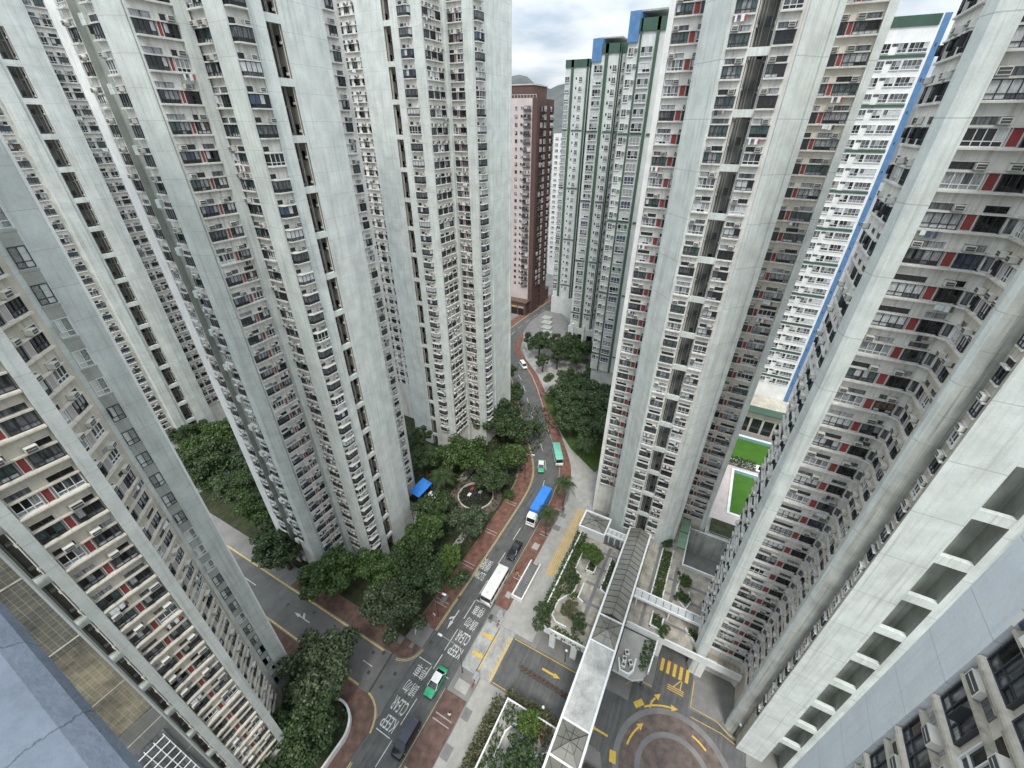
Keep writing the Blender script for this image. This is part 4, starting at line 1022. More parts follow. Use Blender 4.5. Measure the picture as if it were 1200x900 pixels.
CL = resample([((a[0] + b[0]) / 2, (a[1] + b[1]) / 2) for a, b in zip(resample(RK, 300), resample(LK, 300))], 300)
for i in range(0, 290, 6):
    if CL[i][0] > 66: strip(mb, CL[i:i + 4], 0.12, 0.0125, "line_white")
dash(36.95, 23.75, 36.95, 27.0); dash(24.05, 27.6, 24.05, 30.1); dash(13.3, 26.8, 13.3, 29.5); dash(23.7, 23.9, 23.7, 26.0, 0.1)
# straight-and-right arrow, pointing at the viewer
for v0, q in ((28.7, 1),): 
    mb.quad((31.5, v0 - 0.1, 0.0125), (33.8, v0 - 0.1, 0.0125), (33.8, v0 + 0.1, 0.0125), (31.5, v0 + 0.1, 0.0125), "line_white"); mb.poly([(29.9, v0, 0.0125), (31.5, v0 - 0.34, 0.0125), (31.5, v0 + 0.34, 0.0125)], "line_white")
    mb.poly([(32.1, v0 + 0.1, 0.0135), (32.5, v0 + 0.1, 0.0135), (32.0, v0 + 0.75, 0.0135), (31.5, v0 + 0.75, 0.0135)], "line_white")
# side road: arrow, lane line
v0 = 19.2
mb.quad((v0 - 0.08, 53.6, 0.0125), (v0 + 0.08, 53.6, 0.0125), (v0 + 0.08, 51.0, 0.0125), (v0 - 0.08, 51.0, 0.0125), "line_white"); mb.poly([(v0 - 0.3, 53.6, 0.0125), (v0 + 0.3, 53.6, 0.0125), (v0, 55.0, 0.0125)], "line_white")
mb.poly([(v0 + 0.1, 52.4, 0.0135), (v0 + 0.75, 52.9, 0.0135), (v0 + 0.75, 53.4, 0.0135), (v0 + 0.1, 52.9, 0.0135)], "line_white")
for a, b in ((36.0, 38), (42, 44.2), (66, 74)): mb.quad((19.2 - 0.07, a, 0.0125), (19.2 + 0.07, a, 0.0125), (19.2 + 0.07, b, 0.0125), (19.2 - 0.07, b, 0.0125), "line_white")
structure("white_road_lines", mb)
def words_(txt, u_top, u_bot, v0, v1, name="road_lettering", mat="line_white"):
    """letters lie flat; the reader comes down the road towards the viewer, so tops point to -x and lines run to +y"""
    cu = bpy.data.curves.new("letters", 'FONT'); cu.body = txt; cu.size = 1.0; cu.resolution_u = 3; cu.fill_mode = 'FRONT'
    if ord(txt[0]) < 256: cu.offset = 0.004
    o = bpy.data.objects.new("letters", cu); C.objects.link(o)
    dg = bpy.context.evaluated_depsgraph_get(); me = bpy.data.meshes.new_from_object(o.evaluated_get(dg)); bpy.data.objects.remove(o); bpy.data.curves.remove(cu)
    co = np.empty(len(me.vertices) * 3); me.vertices.foreach_get("co", co); co = co.reshape(-1, 3)
    lo, hi = co.min(0), co.max(0)
    x = (co[:, 0] - lo[0]) / (hi[0] - lo[0]); y = (co[:, 1] - lo[1]) / (hi[1] - lo[1])
    new = np.stack([u_bot + (u_top - u_bot) * y, v0 + (v1 - v0) * x, np.full(len(x), 0.0125)], 1)
    me.vertices.foreach_set("co", new.ravel()); me.materials.clear(); me.materials.append(MATS[mat]); me.update()
    bm = bmesh.new(); bm.from_mesh(me); bmesh.ops.recalc_face_normals(bm, faces=bm.faces)
    for f in bm.faces:
        if f.normal.z < 0: f.normal_flip()
    bm.to_mesh(me); bm.free()
    o = bpy.data.objects.new(name, me); C.objects.link(o); o["kind"] = "structure"; return o
for (dk, va, vb) in ((0.0, 24.0, 26.6), (-12.95, 26.9, 29.6)):
    words_("KEEP", 26.75 + dk, 28.5 + dk, va + 0.15, vb - 0.15); words_("CLEAR", 29.1 + dk, 31.0 + dk, va + 0.15, vb)
    words_("請勿", 31.7 + dk, 33.6 + dk, va + 0.3, vb - 0.1); words_("停車", 34.3 + dk, 36.3 + dk, va + 0.4, vb - 0.1)
words_("SLOW", 40.7, 42.4, 28.0, 30.1); words_("慢駛", 42.8, 45.4, 28.1, 30.1)
mb = MB(); z = 0.055
def arrow(mb, tail, tip, z, mat, wd=0.22, hw=0.5, hl=1.0):
    a, b = Vector(tail), Vector(tip); d = (b - a).normalized(); p = Vector((-d.y, d.x)); c = b - d * hl
    mb.quad((*(a - p * wd), z), (*(c - p * wd), z), (*(c + p * wd), z), (*(a + p * wd), z), mat); mb.poly([(*(c - p * hw), z), (*b, z), (*(c + p * hw), z)], mat)
arrow(mb, (32.4, 22.7), (32.4, 20.5), z, "line_yellow", 0.26, 0.55, 0.9); arrow(mb, (29.0, 22.7), (29.0, 20.5), z, "line_yellow", 0.26, 0.55, 0.9)
arrow(mb, (32.2, 11.2), (32.2, 8.0), 0.015, "line_yellow", 0.17, 0.4, 1.1); arrow(mb, (28.6, -1.0), (28.6, 1.6), 0.015, "line_yellow", 0.14, 0.3, 0.6)
mb.quad((26.6, 17.75, z), (34.0, 17.75, z), (34.0, 18.0, z), (26.6, 18.0, z), "line_yellow"); mb.quad((26.6, 20.2, z), (34.0, 20.2, z), (34.0, 20.38, z), (26.6, 20.38, z), "line_yellow")
for i in range(9): mb.quad((26.9 + i * 0.8, 18.0, z), (27.05 + i * 0.8, 18.0, z), (27.5 + i * 0.8, 18.5, z), (27.35 + i * 0.8, 18.5, z), "line_yellow")
for u in (34.15, 26.55): mb.quad((u, 3, 0.0145), (u + 0.12, 3, 0.0145), (u + 0.12, 17.4, 0.0145), (u, 17.4, 0.0145), "line_yellow")
for i in range(5):
    v0 = -5.85 - i * 0.98; mb.quad((41.2, v0 - 0.5, 0.0145), (43.3, v0 - 0.5, 0.0145), (43.3, v0, 0.0145), (41.2, v0, 0.0145), "line_yellow")
for k in range(3): mb.quad((39.0 + k * 0.3, -9.9, 0.0145), (39.12 + k * 0.3, -9.9, 0.0145), (39.12 + k * 0.3, -7.4, 0.0145), (39.0 + k * 0.3, -7.4, 0.0145), "line_yellow")
strip(mb, [(39.7, -8.3), (41.1, -9.2)], 0.14, 0.015, "line_yellow"); strip(mb, [(39.7, -9.3), (41.1, -9.4)], 0.14, 0.015, "line_yellow")
for P in (arc(RC[0], RC[1], 6.6, 84, 58, 8), arc(RC[0], RC[1], 8.5, 40, 12, 8), arc(RC[0], RC[1], 6.4, -14, -34, 6)):
    strip(mb, P, 0.26, 0.022, "line_yellow")
def head(a, b, z): d = (Vector(b) - Vector(a)).normalized(); p = Vector((-d.y, d.x)); b = Vector(b); mb.poly([(*(b - p * 0.45), z), (*(b + d * 1.0), z), (*(b + p * 0.45), z)], "line_yellow")
head(arc(RC[0], RC[1], 6.6, 84, 58, 8)[-2], arc(RC[0], RC[1], 6.6, 84, 58, 8)[-1], 0.022); head(arc(RC[0], RC[1], 8.5, 40, 12, 8)[-2], arc(RC[0], RC[1], 8.5, 40, 12, 8)[-1], 0.022)
strip(mb, [(35.1, -5.6), (36.0, -5.7), (36.8, -6.1)], 0.26, 0.0225, "line_yellow"); head((36.4, -5.9), (36.9, -6.2), 0.0225)
mb.quad((34.6, -3.2, 0.022), (35.7, -4.2, 0.022), (35.1, -4.8, 0.022), (34.0, -3.8, 0.022), "line_yellow"); mb.quad((26.0, -2.9, 0.022), (27.4, -2.6, 0.022), (27.3, -1.7, 0.022), (25.9, -2.0, 0.022), "line_yellow")
strip(mb, [(38.05, -5.3), (38.05, -2.6), (36.4, -1.5)], 0.1, 0.145, "line_yellow"); strip(mb, [(42, -11.1), (38.1, -11.1), (38.0, -14.8), (37.1, -16.6), (36.7, -19)], 0.1, 0.145, "line_yellow")
strip(mb, [(36.8, -11.3), (36.8, -15.6), (36.2, -18.0)], 0.09, 0.015, "line_yellow")
for k in range(5): mb.quad((48.0, 16.0 + k * 0.40, 0.133), (67.0, 16.0 + k * 0.40, 0.133), (67.0, 16.2 + k * 0.40, 0.133), (48.0, 16.2 + k * 0.40, 0.133), "line_yellow")
structure("yellow_markings", mb)
mb = MB(); mb.quad((26.5, 20.5, 0.054), (34.6, 20.5, 0.054), (34.6, 20.62, 0.054), (26.5, 20.62, 0.054), "iron"); mb.quad((15.8, 33.6, 0.013), (22.4, 34.3, 0.013), (22.4, 34.6, 0.013), (15.8, 33.9, 0.013), "iron")
for u, v in ((19.9, 31.7), (18.0, 35.6), (20.6, 37.1), (21.4, 35.5), (17.4, 32.3), (20.5, 46.3), (18.1, 48.0), (19.3, 57), (20.6, 51.5), (35.5, 29.8), (26.6, 29.5), (48, 28.6)): mb.quad((u, v, 0.0135), (u + 0.55, v, 0.0135), (u + 0.55, v + 0.55, 0.0135), (u, v + 0.55, 0.0135), "iron")
structure("drain_covers", mb)
# park ground left of the street
mb = MB(); mb.prism([(25.5, 34.3), (45, 34.0), (60, 34.2), (67, 34.8), (74, 37.2), (84, 44.3), (92, 50.2), (100, 55.8), (108, 61.5), (116, 70), (100, 100), (60, 100), (25.5, 100)], 0, 0.09, "undergrowth"); structure("park_ground", mb)
mb = MB(); ring_c = (58.6, 40.8)
def ring2(mb, c, r0, r1, z0, z1, mat, n=48):
    for i in range(n):
        a, b = 2 * math.pi * i / n, 2 * math.pi * (i + 1) / n
        P = lambda r, q, z: (c[0] + r * math.cos(q), c[1] + r * math.sin(q), z)
        mb.quad(P(r0, a, z1), P(r1, a, z1), P(r1, b, z1), P(r0, b, z1), mat); mb.quad(P(r1, a, z0), P(r1, b, z0), P(r1, b, z1), P(r1, a, z1), mat); mb.quad(P(r0, b, z0), P(r0, a, z0), P(r0, a, z1), P(r0, b, z1), mat)
ring2(mb, ring_c, 4.3, 6.2, 0, 0.13, "brick_round"); mb.box(38, 53.2, 36.4, 37.9, 0, 0.12, "paving_pale"); mb.box(61, 70, 46, 48, 0, 0.12, "paving_pale"); mb.box(44, 50, 48.4, 54, 0, 0.12, "paving_pale"); structure("park_path", mb)
mb = MB(); mb.prism([(86, 27.5), (80, 18.5), (88, 15), (100, 20), (110, 26), (112, 40), (106, 45), (96, 37)], 0, 0.14, "lawn"); structure("park_lawn", mb)

# ================================================================== GARDEN TERRACES, COVERED WALKWAY, POOL
def wall_line(mb, P, z0, z1, wd=0.22, mat="metal_white", cap="render_white"):
    for i in range(len(P) - 1):
        a, b = Vector(P[i]), Vector(P[i + 1]); d = (b - a).normalized(); p = Vector((-d.y, d.x)) * wd / 2
        e = d * (wd / 2 - 0.004 * (i % 2)); zz = z1 - 0.004 * (i % 2)
        q = [a - e - p, b + e - p, b + e + p, a - e + p]
        mb.hexa([(*v, z0) for v in q] + [(*v, zz) for v in q], cap)
def terrace(label, deck, z, walls, columns=(), floor="floor_tiles", under=None):
    e = thing("garden_terrace", label, "terrace", (deck[0][0], deck[0][1], 0))
    mb = MB(); n = len(deck)
    mb.prism(deck, z - 0.55, z, "render_white", floor, True); build(mb, "deck", e)
    if under:
        mb = MB(); mb.prism(under, 0.02, z - 0.552, "concrete_grey", "concrete_grey"); build(mb, "undercroft", e)
    mb = MB()
    for P, h in walls: wall_line(mb, P, z - 0.56 if h > 0.9 else z + 0.002, z + h)
    build(mb, "parapet", e)
    for x, y in columns:
        mb = MB(); mb.box(x - 0.35, x + 0.35, y - 0.5, y + 0.5, 0.05, z - 0.553, "render_white"); build(mb, "column", e)
    return e
Z1 = 5.0
tA = terrace("garden terrace with planters between the street and the covered walkway", [(35.5, 5.45), (56.4, 5.45), (56.4, 13.9), (37.0, 13.9), (35.5, 12.6)], Z1,
    [([(56.3, 13.8), (37.1, 13.8), (35.6, 12.5), (35.6, 5.6)], 1.0), ([(54, 12.0), (48, 12.0), (47.2, 10.6), (44.0, 10.6), (42.6, 11.4), (41, 12.4), (38.2, 12.4), (37.4, 11.4), (37.4, 9.6)], 0.55),
     ([(54.5, 10.2), (49.0, 10.2), (49.0, 8.7), (53.2, 8.7)], 0.5), ([(53.5, 6.6), (46.6, 6.6), (46.2, 5.7)], 0.45), ([(46.2, 9.6), (43.2, 9.6), (42.8, 8.6)], 0.5)],
    [(36.2, 11.2), (36.2, 7.4)], under=[(38.5, 6), (56, 6), (56, 13.2), (38.5, 13.2)])
tB = terrace("low garden terrace at the bottom of the picture behind a long white parapet", [(-6, 5.45), (24.6, 5.45), (24.6, 13.5), (-6, 13.5)], 3.2,
    [([(-6, 13.4), (24.5, 13.4), (24.5, 5.6)], 0.8), ([(-6, 11.9), (21.0, 11.9), (22.3, 11.2), (22.6, 10.2), (21.7, 9.5), (20.6, 9.8)], 0.5), ([(21.6, 8.4), (20.6, 6.9), (21.6, 5.7)], 0.5)],
    floor="paving_pale", under=[(-6, 5.6), (24, 5.6), (24, 13.1), (-6, 13.1)])
tC = terrace("garden terrace with hedges between the covered walkway and the right hand tower", [(42.8, -16.4), (69, -16.4), (69, -13.9), (58.5, -13.9), (58.5, -5.6), (69, -5.6), (69, 1.0), (42.8, 1.0)], Z1,
    [([(42.9, 0.8), (42.9, -16.4)], 1.0), ([(58.4, -5.5), (58.4, -13.8)], 0.9), ([(58.3, -5.5), (69, -5.5)], 0.7),
     ([(48.9, -1.6), (60.6, -1.6)], 0.45), ([(48.9, -3.5), (61, -3.5)], 0.4), ([(47.0, -2.6), (44.4, -2.6), (44.4, -4.4), (46.4, -4.4)], 0.5), ([(46.6, -8.0), (45.4, -9.2), (44.0, -10.4), (43.4, -11.6), (43.4, -13)], 0.45),
     ([(55.6, -5.8), (53.4, -5.4), (51.0, -6.2), (50.0, -7.4), (51.6, -7.9), (53.4, -7.5)], 0.45)],
    [(43.4, -4.7), (43.4, -11.4)], under=[(44.5, -5.0), (58, -5.0), (58, 0.6), (44.5, 0.6)])
tD = terrace("small terrace with machinery under the walkway corner beside the crossing", [(35.3, -2.2), (36.2, -3.6), (42.4, -4.3), (42.4, 0.95), (35.3, 0.95)], Z1 - 0.3,
    [([(36.9, 0.5), (35.4, -0.1), (35.4, -1.4), (36.2, -1.9), (38.0, -1.9)], 0.8), ([(37.2, -4.0), (42.3, -4.3)], 0.8)], floor="paving_pale", under=[(37.6, -3.4), (42.2, -3.6), (42.2, 0.6), (37.6, 0.6)])
mb = MB(); z = Z1 + 0.004
for u in (39.5, 43.0, 46.8, 50.4, 54.0): mb.quad((u, 5.7, z), (u + 0.5, 5.7, z), (u + 0.5, 9.4, z), (u, 9.4, z), "paving_grey")
mb.quad((36, 7.2, z + .004), (56, 7.2, z + .004), (56, 7.8, z + .004), (36, 7.8, z + .004), "paving_grey"); build(mb, "paving_strip", tA)
mb = MB()
for u in (46.0, 51.5, 54.6): mb.quad((u, -13.5, z), (u + 0.5, -13.5, z), (u + 0.5, -3.6, z), (u, -3.6, z), "paving_grey")
mb.quad((43.2, -1.4, z + .004), (61, -1.4, z + .004), (61, -0.9, z + .004), (43.2, -0.9, z + .004), "paving_grey"); mb.quad((49, -5.2, z + .004), (58, -5.2, z + .004), (58, -4.6, z + .004), (49, -4.6, z + .004), "paving_grey"); build(mb, "paving_strip", tC)
# sunken service court beside it
e = thing("sunken_court", "deep grey service court with stained walls in the garden by the two towers", "court", (62, -13, 0))
mb = MB(); mb.box(58.7, 67.0, -13.8, -5.7, 0.0, 0.06, "paving_grey"); build(mb, "floor", e)
mb = MB(); mb.box(67.0, 67.4, -13.8, -5.65, 0, 6.5, "concrete_stained"); build(mb, "wall", e); mb = MB(); mb.box(58.6, 58.69, -13.8, -5.7, 0, 4.4, "concrete_grey"); build(mb, "wall", e)
e = thing("raised_deck", "raised paved deck and planter wall in front of the swimming pool", "deck", (75, -14, 0))
mb = MB(); mb.box(67.6, 72.6, -18, -8.2, 0, 6.0, "concrete_grey"); build(mb, "base", e)
mb = MB(); mb.box(68.4, 72.4, -17.8, -9, 6.02, 6.3, "undergrowth"); build(mb, "planting_bed", e)
mb = MB()
for i in range(8): mb.box(67.75, 67.82, -17.8 + i * 1.3, -17.72 + i * 1.3, 6.02, 6.9, "metal_grey")
mb.box(67.75, 67.82, -17.8, -8.4, 6.9, 6.97, "metal_grey"); build(mb, "railing", e)

# covered walkway: gabled glass, a glass pyramid, a cement roof, a second glass pyramid
WZ = 8.0
e = thing("covered_walkway", "covered walkway with glass skylights and a cement roof crossing the driveway", "walkway", (40, 3.2, 0))
VA, VB = 1.1, 5.35; VM = (VA + VB) / 2
mb = MB()
for v0, v1 in ((VA - 0.02, VA + 0.28), (VB - 0.28, VB + 0.02)): mb.box(14.0, 60.6, v0, v1, WZ - 0.75, WZ + 0.12, "metal_white")
for u in (60.3, 40.6, 36.0, 24.6, 20.2, 14.05): mb.box(u, u + 0.26, VA + 0.282, VB - 0.282, WZ - 0.7, WZ + 0.08, "metal_white")
build(mb, "roof_beam", e)
def gable(u0, u1, ridge, n):
    mb = MB(); fr = MB()
    for i in range(n):
        a = u0 + (u1 - u0) * i / n; b = u0 + (u1 - u0) * (i + 1) / n
        mb.quad((a, VA + 0.3, WZ), (b, VA + 0.3, WZ), (b, VM, WZ + ridge), (a, VM, WZ + ridge), "skylight_glass"); mb.quad((b, VB - 0.3, WZ), (a, VB - 0.3, WZ), (a, VM, WZ + ridge), (b, VM, WZ + ridge), "skylight_glass")
        for v in (VA + 0.3, VB - 0.3): fr.tube((a, v, WZ + 0.03), (a, VM, WZ + ridge + 0.03), 0.045, 0.045, "frame_dark", 4)
    fr.tube((u0, VM, WZ + ridge + 0.03), (u1, VM, WZ + ridge + 0.03), 0.05, 0.05, "frame_dark", 4)
    build(mb, "glass_roof", e); build(fr, "glazing_bar", e)
gable(40.9, 60.2, 0.95, 17)
def pyramid(u0, u1, v0, v1, z, h, par):
    um, vm = (u0 + u1) / 2, (v0 + v1) / 2; c = [(u0, v0), (u1, v0), (u1, v1), (u0, v1)]; mb = MB(); fr = MB(); k = 2
    edge = []
    for i in range(4):
        a, b = Vector(c[i]), Vector(c[(i + 1) % 4])
        for j in range(k): edge.append(a.lerp(b, j / k))
    for i in range(len(edge)):
        a, b = edge[i], edge[(i + 1) % len(edge)]
        mb.poly([(*a, z), (*b, z), (um, vm, z + h)], "skylight_glass")
        fr.tube((*a, z + 0.03), (um, vm, z + h + 0.03), 0.04, 0.04, "frame_dark", 4)
        f = 0.5; fr.tube((*a.lerp(Vector((um, vm)), f), z + h * f + 0.03), (*b.lerp(Vector((um, vm)), f), z + h * f + 0.03), 0.03, 0.03, "frame_dark", 4)
    build(mb, "glass_roof", par); build(fr, "glazing_bar", par)
pyramid(36.3, 40.55, VA + 0.3, VB - 0.3, WZ, 0.9, e); pyramid(20.5, 24.55, VA + 0.3, VB - 0.3, WZ, 0.9, e); pyramid(15, 20.15, VA + 0.3, VB - 0.3, WZ, 0.9, e)
mb = MB(); mb.box(24.9, 35.95, VA + 0.29, VB - 0.29, WZ - 0.6, WZ - 0.02, "roof_cement"); build(mb, "cement_roof", e)
for u in (58, 49, 41, 35.6, 25.2, 20.4, 15):
    for v in (VA + 0.15, VB - 0.15):
        mb = MB(); mb.box(u - 0.18, u + 0.18, v - 0.13, v + 0.13, 0.0, WZ - 0.752, "render_white"); build(mb, "column", e)
# glazed box by the tower, and the link to the walkway
e = thing("skylight_pavilion", "white pavilion with a square glass pyramid roof at the foot of the tower", "pavilion", (58.7, 12, 0))
mb = MB(); mb.box(56.55, 60.9, 9.2, 14.5, 0, 7.0, "render_white"); mb.box(56.4, 61.05, 14.3, 14.6, 7.001, 7.35, "metal_white"); mb.box(56.4, 61.05, 9.1, 9.4, 7.001, 7.35, "metal_white"); mb.box(56.4, 56.7, 9.42, 14.28, 7.001, 7.34, "metal_white"); mb.box(60.75, 61.05, 9.42, 14.28, 7.001, 7.34, "metal_white"); build(mb, "wall", e)
pyramid(56.75, 60.7, 9.45, 14.25, 7.06, 0.8, e)
def flat_link(label, u0, u1, v0, v1, z, n):
    e = thing("link_canopy", label, "canopy", ((u0 + u1) / 2, (v0 + v1) / 2, 0)); mb = MB()
    for a, b in ((u0, u0 + 0.22), (u1 - 0.22, u1)): mb.box(a, b, v0, v1, z - 0.45, z + 0.06, "metal_white")
    build(mb, "edge_beam", e); mb = MB(); mb.box(u0 + 0.222, u1 - 0.222, v0 + 0.02, v1 - 0.02, z - 0.2, z - 0.12, "glass_white"); build(mb, "glass_roof", e)
    for i in range(n + 1): mb = MB(); v = v0 + (v1 - v0) * i / n; mb.box(u0 + 0.222, u1 - 0.222, v - 0.03 if i else v, v + 0.03 if i < n else v, z - 0.118, z - 0.02, "frame_dark"); build(mb, "glazing_bar", e)
    for v in (v0 + 0.6, (v0 + v1) / 2, v1 - 0.6):
        mb = MB(); mb.box(u0 + 0.02, u0 + 0.2, v - 0.1, v + 0.1, Z1 + 0.002, z - 0.452, "render_white"); build(mb, "column", e)
flat_link("narrow glass link canopy joining the pavilion to the walkway", 57.0, 58.6, 5.42, 9.0, 7.4, 4)
flat_link("long glass link canopy from the walkway to the right hand tower", 46.9, 48.6, -11.0, 1.0, 7.3, 10)
e = thing("green_canopy", "pale green glass canopy beside the deep service court", "canopy", (66, -4.6, 0))
mb = MB(); mb.box(60.6, 68.5, -5.3, -3.7, 7.2, 7.3, "green_glass"); build(mb, "glass_roof", e); mb = MB()
for u in (60.5, 64.6, 68.45): mb.box(u, u + 0.15, -5.3, -3.7, 7.302, 7.42, "render_green")
build(mb, "glazing_bar", e)
for u in (61.3, 68.3): mb = MB(); mb.box(u, u + 0.14, -5.25, -5.11, Z1, 7.2, "metal_white"); build(mb, "column", e)
# pool, lawns and changing rooms behind the first right hand tower
e = thing("swimming_pool", "drained swimming pool laid with green turf and edged in white beyond the right hand tower", "pool", (90, -15, 0))
mb = MB(); mb.box(78, 99.4, -26, -8, 0, 0.3, "render_pink"); build(mb, "surround", e)
mb = MB(); mb.box(81.5, 98.2, -24.6, -12.6, 0.302, 0.5, "render_white"); build(mb, "kerb", e)
mb = MB(); mb.box(82.1, 96.6, -24, -13.2, 0.502, 0.52, "turf_flat"); build(mb, "turf", e); mb = MB(); mb.box(96.62, 97.8, -24, -13.2, 0.502, 0.53, "water_teal"); build(mb, "water", e)
e = thing("turf_court", "green turf court behind the swimming pool", "court", (106, -16, 0))
mb = MB(); mb.box(100.5, 115, -28, -9, 0, 0.2, "render_white"); build(mb, "surround", e); mb = MB(); mb.box(103.0, 112.6, -26, -11, 0.202, 0.24, "turf_flat"); build(mb, "turf", e); mb = MB(); mb.box(112.62, 114, -26, -11, 0.202, 0.25, "water_teal"); build(mb, "water", e)
e = thing("pool_house", "low pool building with a dark green awning below the white slab", "building", (122, -18, 0))
mb = MB(); mb.box(117.5, 126.8, -30, -6, 0, 7.5, "wall_dirty"); build(mb, "wall", e); mb = MB(); mb.box(116.0, 119.5, -28, -8, 7.6, 7.9, "render_green"); build(mb, "awning", e)
mb = MB()
for i in range(6): mb.box(117.42, 117.5, -27 + i * 3, -24.6 + i * 3, 0.3, 5, "glass_dark")
build(mb, "opening", e)
# stairway down from the street
e = thing("stairway", "white walled stairway sunk in the footway beside the yellow striped path", "stairs", (45, 20, 0))
mb = MB(); mb.box(40.4, 48.9, 19.15, 19.4, 0, 1.1, "render_white"); mb.box(40.4, 48.9, 21.15, 21.4, 0, 1.1, "render_white"); mb.box(40.4, 40.65, 19.402, 21.148, 0, 1.1, "render_white"); build(mb, "side_wall", e)
mb = MB()
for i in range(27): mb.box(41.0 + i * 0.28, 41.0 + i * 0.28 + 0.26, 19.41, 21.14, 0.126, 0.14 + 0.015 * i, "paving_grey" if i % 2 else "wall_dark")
build(mb, "step", e)
for i in range(2):
    mb = MB(); v = (19.52, 21.03)[i]; mb.tube((41.2, v, 1.25), (48.6, v, 1.45), 0.03, 0.03, "chrome", 6)
    for u in (41.4, 45, 48.4): mb.tube((u, v, 0.2), (u, v, 1.3), 0.025, 0.025, "chrome", 6)
    build(mb, "handrail", e)
# bicycle-rail sort of things in the apron: two steel barriers
for u, v, lab in ((35.6, 21.0, "small white gate post box at the upper corner of the driveway mouth"), (25.6, 19.8, "small white gate post box at the lower corner of the driveway mouth")):
    e = thing("gate_box", lab, "gate post", (u, v, 0.13)); mb = MB(); mb.box(-0.5, 0.5, -0.28, 0.28, 0, 1.5, "render_white"); mb.box(-0.56, 0.56, -0.34, 0.34, 1.502, 1.6, "metal_grey"); local(mb, "cabinet", e)
    mb = MB(); mb.box(-0.503, -0.5, -0.18, 0.18, 0.5, 1.2, "unit_grille"); local(mb, "panel", e)
    for k in (-0.75, -1.0, -1.25): mb = MB(); mb.tube((k, 0, 0), (k, 0, 1.0), 0.05, 0.05, "cloth_red", 8); local(mb, "bollard", e)
# retaining wall with planting in the bend of the side road
e = thing("planter_wall", "curved white planter wall in the corner of the side road at the bottom left", "planter", (11, 33, 0))
mb = MB(); P = arc(9.6, 36.0, 3.6, -92, 20, 14); P = [(-4, 32.4)] + P + [(12.9, 46)]
wall_line(mb, P, 0.13, 1.2, 0.3); build(mb, "wall", e); mb = MB(); mb.prism([(-4, 46)] + [(p[0] - 0.1, p[1] + 0.1) for p in P], 0.13, 0.8, "undergrowth"); build(mb, "soil_bed", e)
# park pond ring
e = thing("play_fountain", "dark round basin with a small coloured play frame inside a ring path under the trees", "basin", (ring_c[0], ring_c[1], 0))
mb = MB(); ring2(mb, ring_c, 4.0, 4.3, 0.0, 0.55, "render_pink"); build(mb, "rim", e)
mb = MB(); ring2(mb, ring_c, 0.02, 4.0, 0.0, 0.1, "rubber"); build(mb, "floor", e)
for k, (dx, dy, mt) in enumerate(((-1.2, 1.0, "paint_white"), (0.7, 1.4, "cloth_red"), (-0.2, 0.0, "cloth_dark"), (0.8, -0.8, "paint_white"))):
    mb = MB(); x, y = ring_c[0] + dx, ring_c[1] + dy
    mb.box(x - 0.5, x + 0.5, y - 0.35, y + 0.35, 1.3, 1.42, mt)
    for a, b in ((-.42, -.28), (.42, -.28), (.42, .28), (-.42, .28)): mb.tube((x + a, y + b, 0.1), (x + a, y + b, 1.3), 0.05, 0.05, "metal_grey", 6)
    build(mb, "play_frame", e)
e = thing("blue_awning", "bright blue sheet awning on posts at the foot of the left tower", "awning", (52.5, 52, 0))
mb = MB(); mb.hexa([(49.9, 50.7, 2.8), (55.0, 50.7, 2.8), (55.0, 53.4, 3.4), (49.9, 53.4, 3.4), (49.9, 50.7, 2.88), (55.0, 50.7, 2.88), (55.0, 53.4, 3.48), (49.9, 53.4, 3.48)], "tarp_blue"); build(mb, "sheet", e)
for u in (50.1, 52.5, 54.8): mb = MB(); mb.tube((u, 50.85, 0.09), (u, 50.85, 2.82), 0.05, 0.05, "metal_grey", 6); build(mb, "post", e)
e = thing("shelter", "small white flat roofed shelter beside the blue awning", "shelter", (51.5, 48.7, 0))
mb = MB(); mb.box(50.6, 53.0, 47.4, 49.6, 2.6, 2.75, "render_white"); build(mb, "roof", e); mb = MB(); mb.box(50.8, 52.8, 47.6, 49.4, 0.1, 2.6, "wall_dirty"); build(mb, "wall", e)
e = thing("street_podium", "low white podium roof with rooflights beside the bend of the street", "building", (148, 60, 0))
mb = MB(); mb.prism([(133, 52), (152, 52), (164, 62), (164, 70.4), (149, 70.8), (139, 68.8), (133.2, 64)], 0, 4.6, "render_offwhite", "paving_grey"); build(mb, "wall", e)
for k in range(5): mb = MB(); mb.box(136 + k * 4.6, 139.4 + k * 4.6, 56 + k * 2.0, 60 + k * 2.0, 4.62, 5.1, "concrete_grey"); build(mb, "rooflight", e)

# viewer's parapet
e = thing("parapet", "blue-grey painted parapet ledge in front of the viewer at the lower left", "ledge", (-1, 0, 74))
mb = MB(); prof = [(-1.6, 73.4), (-0.34, 73.4), (-0.55, 74.30), (-0.20, 74.50), (-0.12, 74.53), (-0.10, 74.56), (-0.115, 74.60), (-0.16, 74.63), (-1.6, 74.64)]
mb.loft([[(x, y, z) for x, z in prof] for y in (-3.0, 0.72, 0.73, 1.9, 1.91, 6.5)], "paint_parapet"); build(mb, "coping", e)

